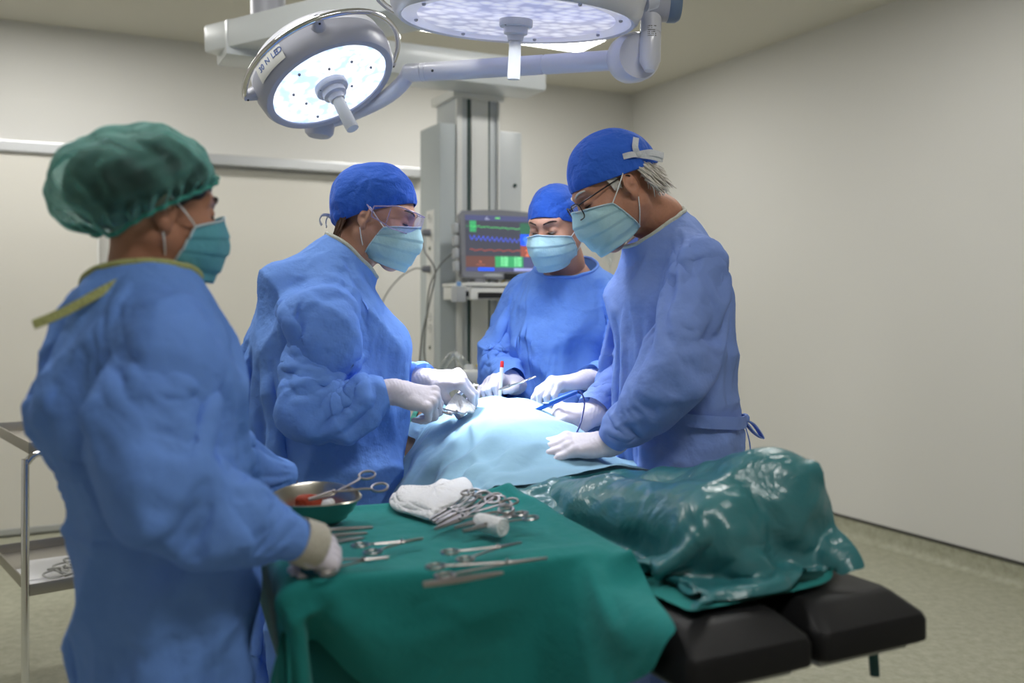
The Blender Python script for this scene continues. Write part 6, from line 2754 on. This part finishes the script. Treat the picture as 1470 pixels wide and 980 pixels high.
def bowl():
    c = on_tray(452, 750, 0.008)
    t = thing('steel_bowl', 'kidney-shaped steel bowl with a brown swab, beside the nurse\'s arm', 'bowl', c)
    ax = Vector((1, 0.25, 0)).normalized()
    ay = Vector((-0.25, 1, 0)).normalized()
    prof = [(0.0, 0.0), (0.55, 0.0), (0.68, 0.006), (0.80, 0.022), (0.93, 0.044), (0.985, 0.0475), (1.0, 0.046), (0.985, 0.044), (0.94, 0.041), (0.82, 0.020), (0.68, 0.009), (0.55, 0.003), (0.0, 0.003)]
    b = MB()
    n = 56
    rows = []
    for k, z in prof:
        row = []
        for i in range(n + 1):
            a = 2 * math.pi * i / n
            x, y = 0.086 * math.cos(a) * k, 0.052 * math.sin(a) * k
            y -= 0.20 * x * x / 0.086 * k - 0.004
            row.append(c + ax * x + ay * y + Vector((0, 0, z + 0.24 * y * min(1, z / 0.03) + 0.006 * min(1, z / 0.03))))
        rows.append(row)
    b.grid(rows)
    b.build('basin', M['bowl_steel'], t, angle=60)
    S = Solid()
    q = c + ax * -0.012 + Vector((0, 0, 0.026))
    for i in range(7):
        S.ell(q + ax * (0.009 * (i % 3) - 0.008) + ay * (0.008 * (i % 2)) + Vector((0, 0, 0.003 * i)), (0.016, 0.012, 0.010), k=0.008)
    p_, f_ = S.mesh(0.002)
    s = mesh_obj('swab', p_ + vnoise(p_, 260, 1)[:, None] * 0.0012, f_, M['iodine'])
    tag(s, 'iodine-brown cotton swab in the steel bowl', 'swab')
    S = Solid()
    q = c + ax * 0.016 + Vector((0, 0, 0.030))
    for i in range(5):
        S.ell(q + ax * (0.006 * (i % 3)) + ay * (0.010 * (i % 2) - 0.004) + Vector((0, 0, 0.004 * (i % 3))), (0.009, 0.008, 0.007), k=0.006)
    p_, f_ = S.mesh(0.002)
    s = mesh_obj('swab', p_ + vnoise(p_, 260, 2)[:, None] * 0.001, f_, M['gauze'])
    tag(s, 'small white cotton swab next to the brown one in the bowl', 'swab')
    clamp_tool(c + ax * 0.112 + ay * 0.035 + Vector((0, 0, 0.066)), c + ax * -0.012 - ay * 0.012 + Vector((0, 0, 0.046)), Vector((0, -0.5, 1)),
               'clamp resting in the steel bowl with its rings over the rim', scale=1.1, open_=0.16)
    return t


bowl()

# ---------------- instruments in the surgeons' hands
pen_tip, pen_end = P(746, 598, 2.38), P(829, 562, 2.385)
dd = (pen_end - pen_tip).normalized()


def cautery_pen():
    t = thing('cautery_pen', 'blue cautery pen with white tip in the right-hand surgeon\'s fingers', 'surgical pen', pen_tip)
    L = (pen_end - pen_tip).length
    b = MB()
    b.lathe([(0.0, L * 0.22), (0.0045, L * 0.22), (0.006, L * 0.32), (0.0068, L * 0.6), (0.0062, L * 0.95), (0.004, L * 1.0), (0.0, L * 1.0)], pen_tip, dd, n=20)
    b.build('barrel', M['pen_blue'], t)
    b = MB()
    b.lathe([(0.0, 0.0), (0.0011, 0.0), (0.0014, L * 0.10), (0.0030, L * 0.12), (0.0046, L * 0.24)], pen_tip, dd, n=16)
    b.build('tip', M['white_plastic'], t)
    b = MB()
    b.box(pen_tip + dd * L * 0.45 + Vector((0, -0.003, 0.006)), (0.016, 0.006, 0.003), None, 0.001)
    b.build('switch', M['white_plastic'], t, angle=30)


M['pen_blue'] = mat('pen_blue', rgb(38, 98, 200), rough=0.35)
M['cord_blue'] = mat('cord_blue', rgb(30, 50, 120), rough=0.45)
M['red'] = mat('red_cap', rgb(200, 36, 40), rough=0.4)
cautery_pen()

b = MB()
b.tube(smooth_path([pen_end, P(834, 563, 2.37), P(839, 578, 2.36), P(834, 605, 2.33), P(828, 620, 2.31), P(822, 632, 2.235), P(826, 655, 2.20), P(822, 676, 2.15), P(806, 690, 2.11), P(789, 691, 2.09), P(783, 688, 2.08),
                    P(792, 705, 2.06), P(797, 718, 2.04), P(793, 732, 2.02)], 8), 0.0021, n=8)
o = b.build('cable', M['cord_blue'])
tag(o, 'thin dark blue cord curling from the cautery pen over the drape', 'cable')

m0, m1 = P(717, 579, 2.60), P(721, 518, 2.62)
t = thing('marker', 'white marker with red top in the right hand of the woman behind', 'marker', m0)
b = MB()
md = (m1 - m0).normalized()
ml = (m1 - m0).length
b.lathe([(0.0, 0.0), (0.0015, 0.0), (0.0045, 0.014), (0.0052, ml * 0.5), (0.0050, ml - 0.016)], m0, md, n=18)
b.build('barrel', M['white_plastic'], t)
b = MB()
b.lathe([(0.0052, ml - 0.018), (0.0050, ml - 0.003), (0.0035, ml), (0.0, ml)], m0, md, n=18)
b.build('cap', M['red'], t)
clamp_tool(P(757, 545, 2.49), P(716, 559, 2.56), (0.1, -0.4, 1), 'light steel clamp in the left hand of the woman behind', open_=0.05, scale=0.9)
clamp_tool(P(633, 588, 2.22), P(668, 594, 2.33), (0.1, -0.5, 1), 'needle holder in the right hand of the surgeon with goggles', scale=0.9)


def held_gauze():
    o = MB()
    top = P(656, 566, 2.40)
    rows = []
    edge = [P(640, 590, 2.36), P(648, 594, 2.35), P(660, 596, 2.35), P(672, 594, 2.36), P(681, 589, 2.38), P(676, 584, 2.42)]
    edge = smooth_path(edge, 6)
    for k in range(9):
        f = k / 8
        rows.append([top + Vector((0.006 * (i / len(edge) - 0.5), 0, 0)) + (p - top) * (f ** 0.85) + Vector((0, 0.006 * math.sin(i * 0.55 + f * 2) * f, 0.004 * math.sin(i * 0.8) * f)) for i, p in enumerate(edge)])
    o.grid(rows)
    g = o.build('gauze_pad', M['gauze'], None, angle=80)
    sm = g.modifiers.new('thickness', 'SOLIDIFY')
    sm.thickness = 0.004
    tag(g, 'white gauze pinched in the gloved fingers over the belly', 'gauze')


held_gauze()
run_sims()
for f in POST:
    f()
for o in TEMP:
    bpy.data.objects.remove(o)
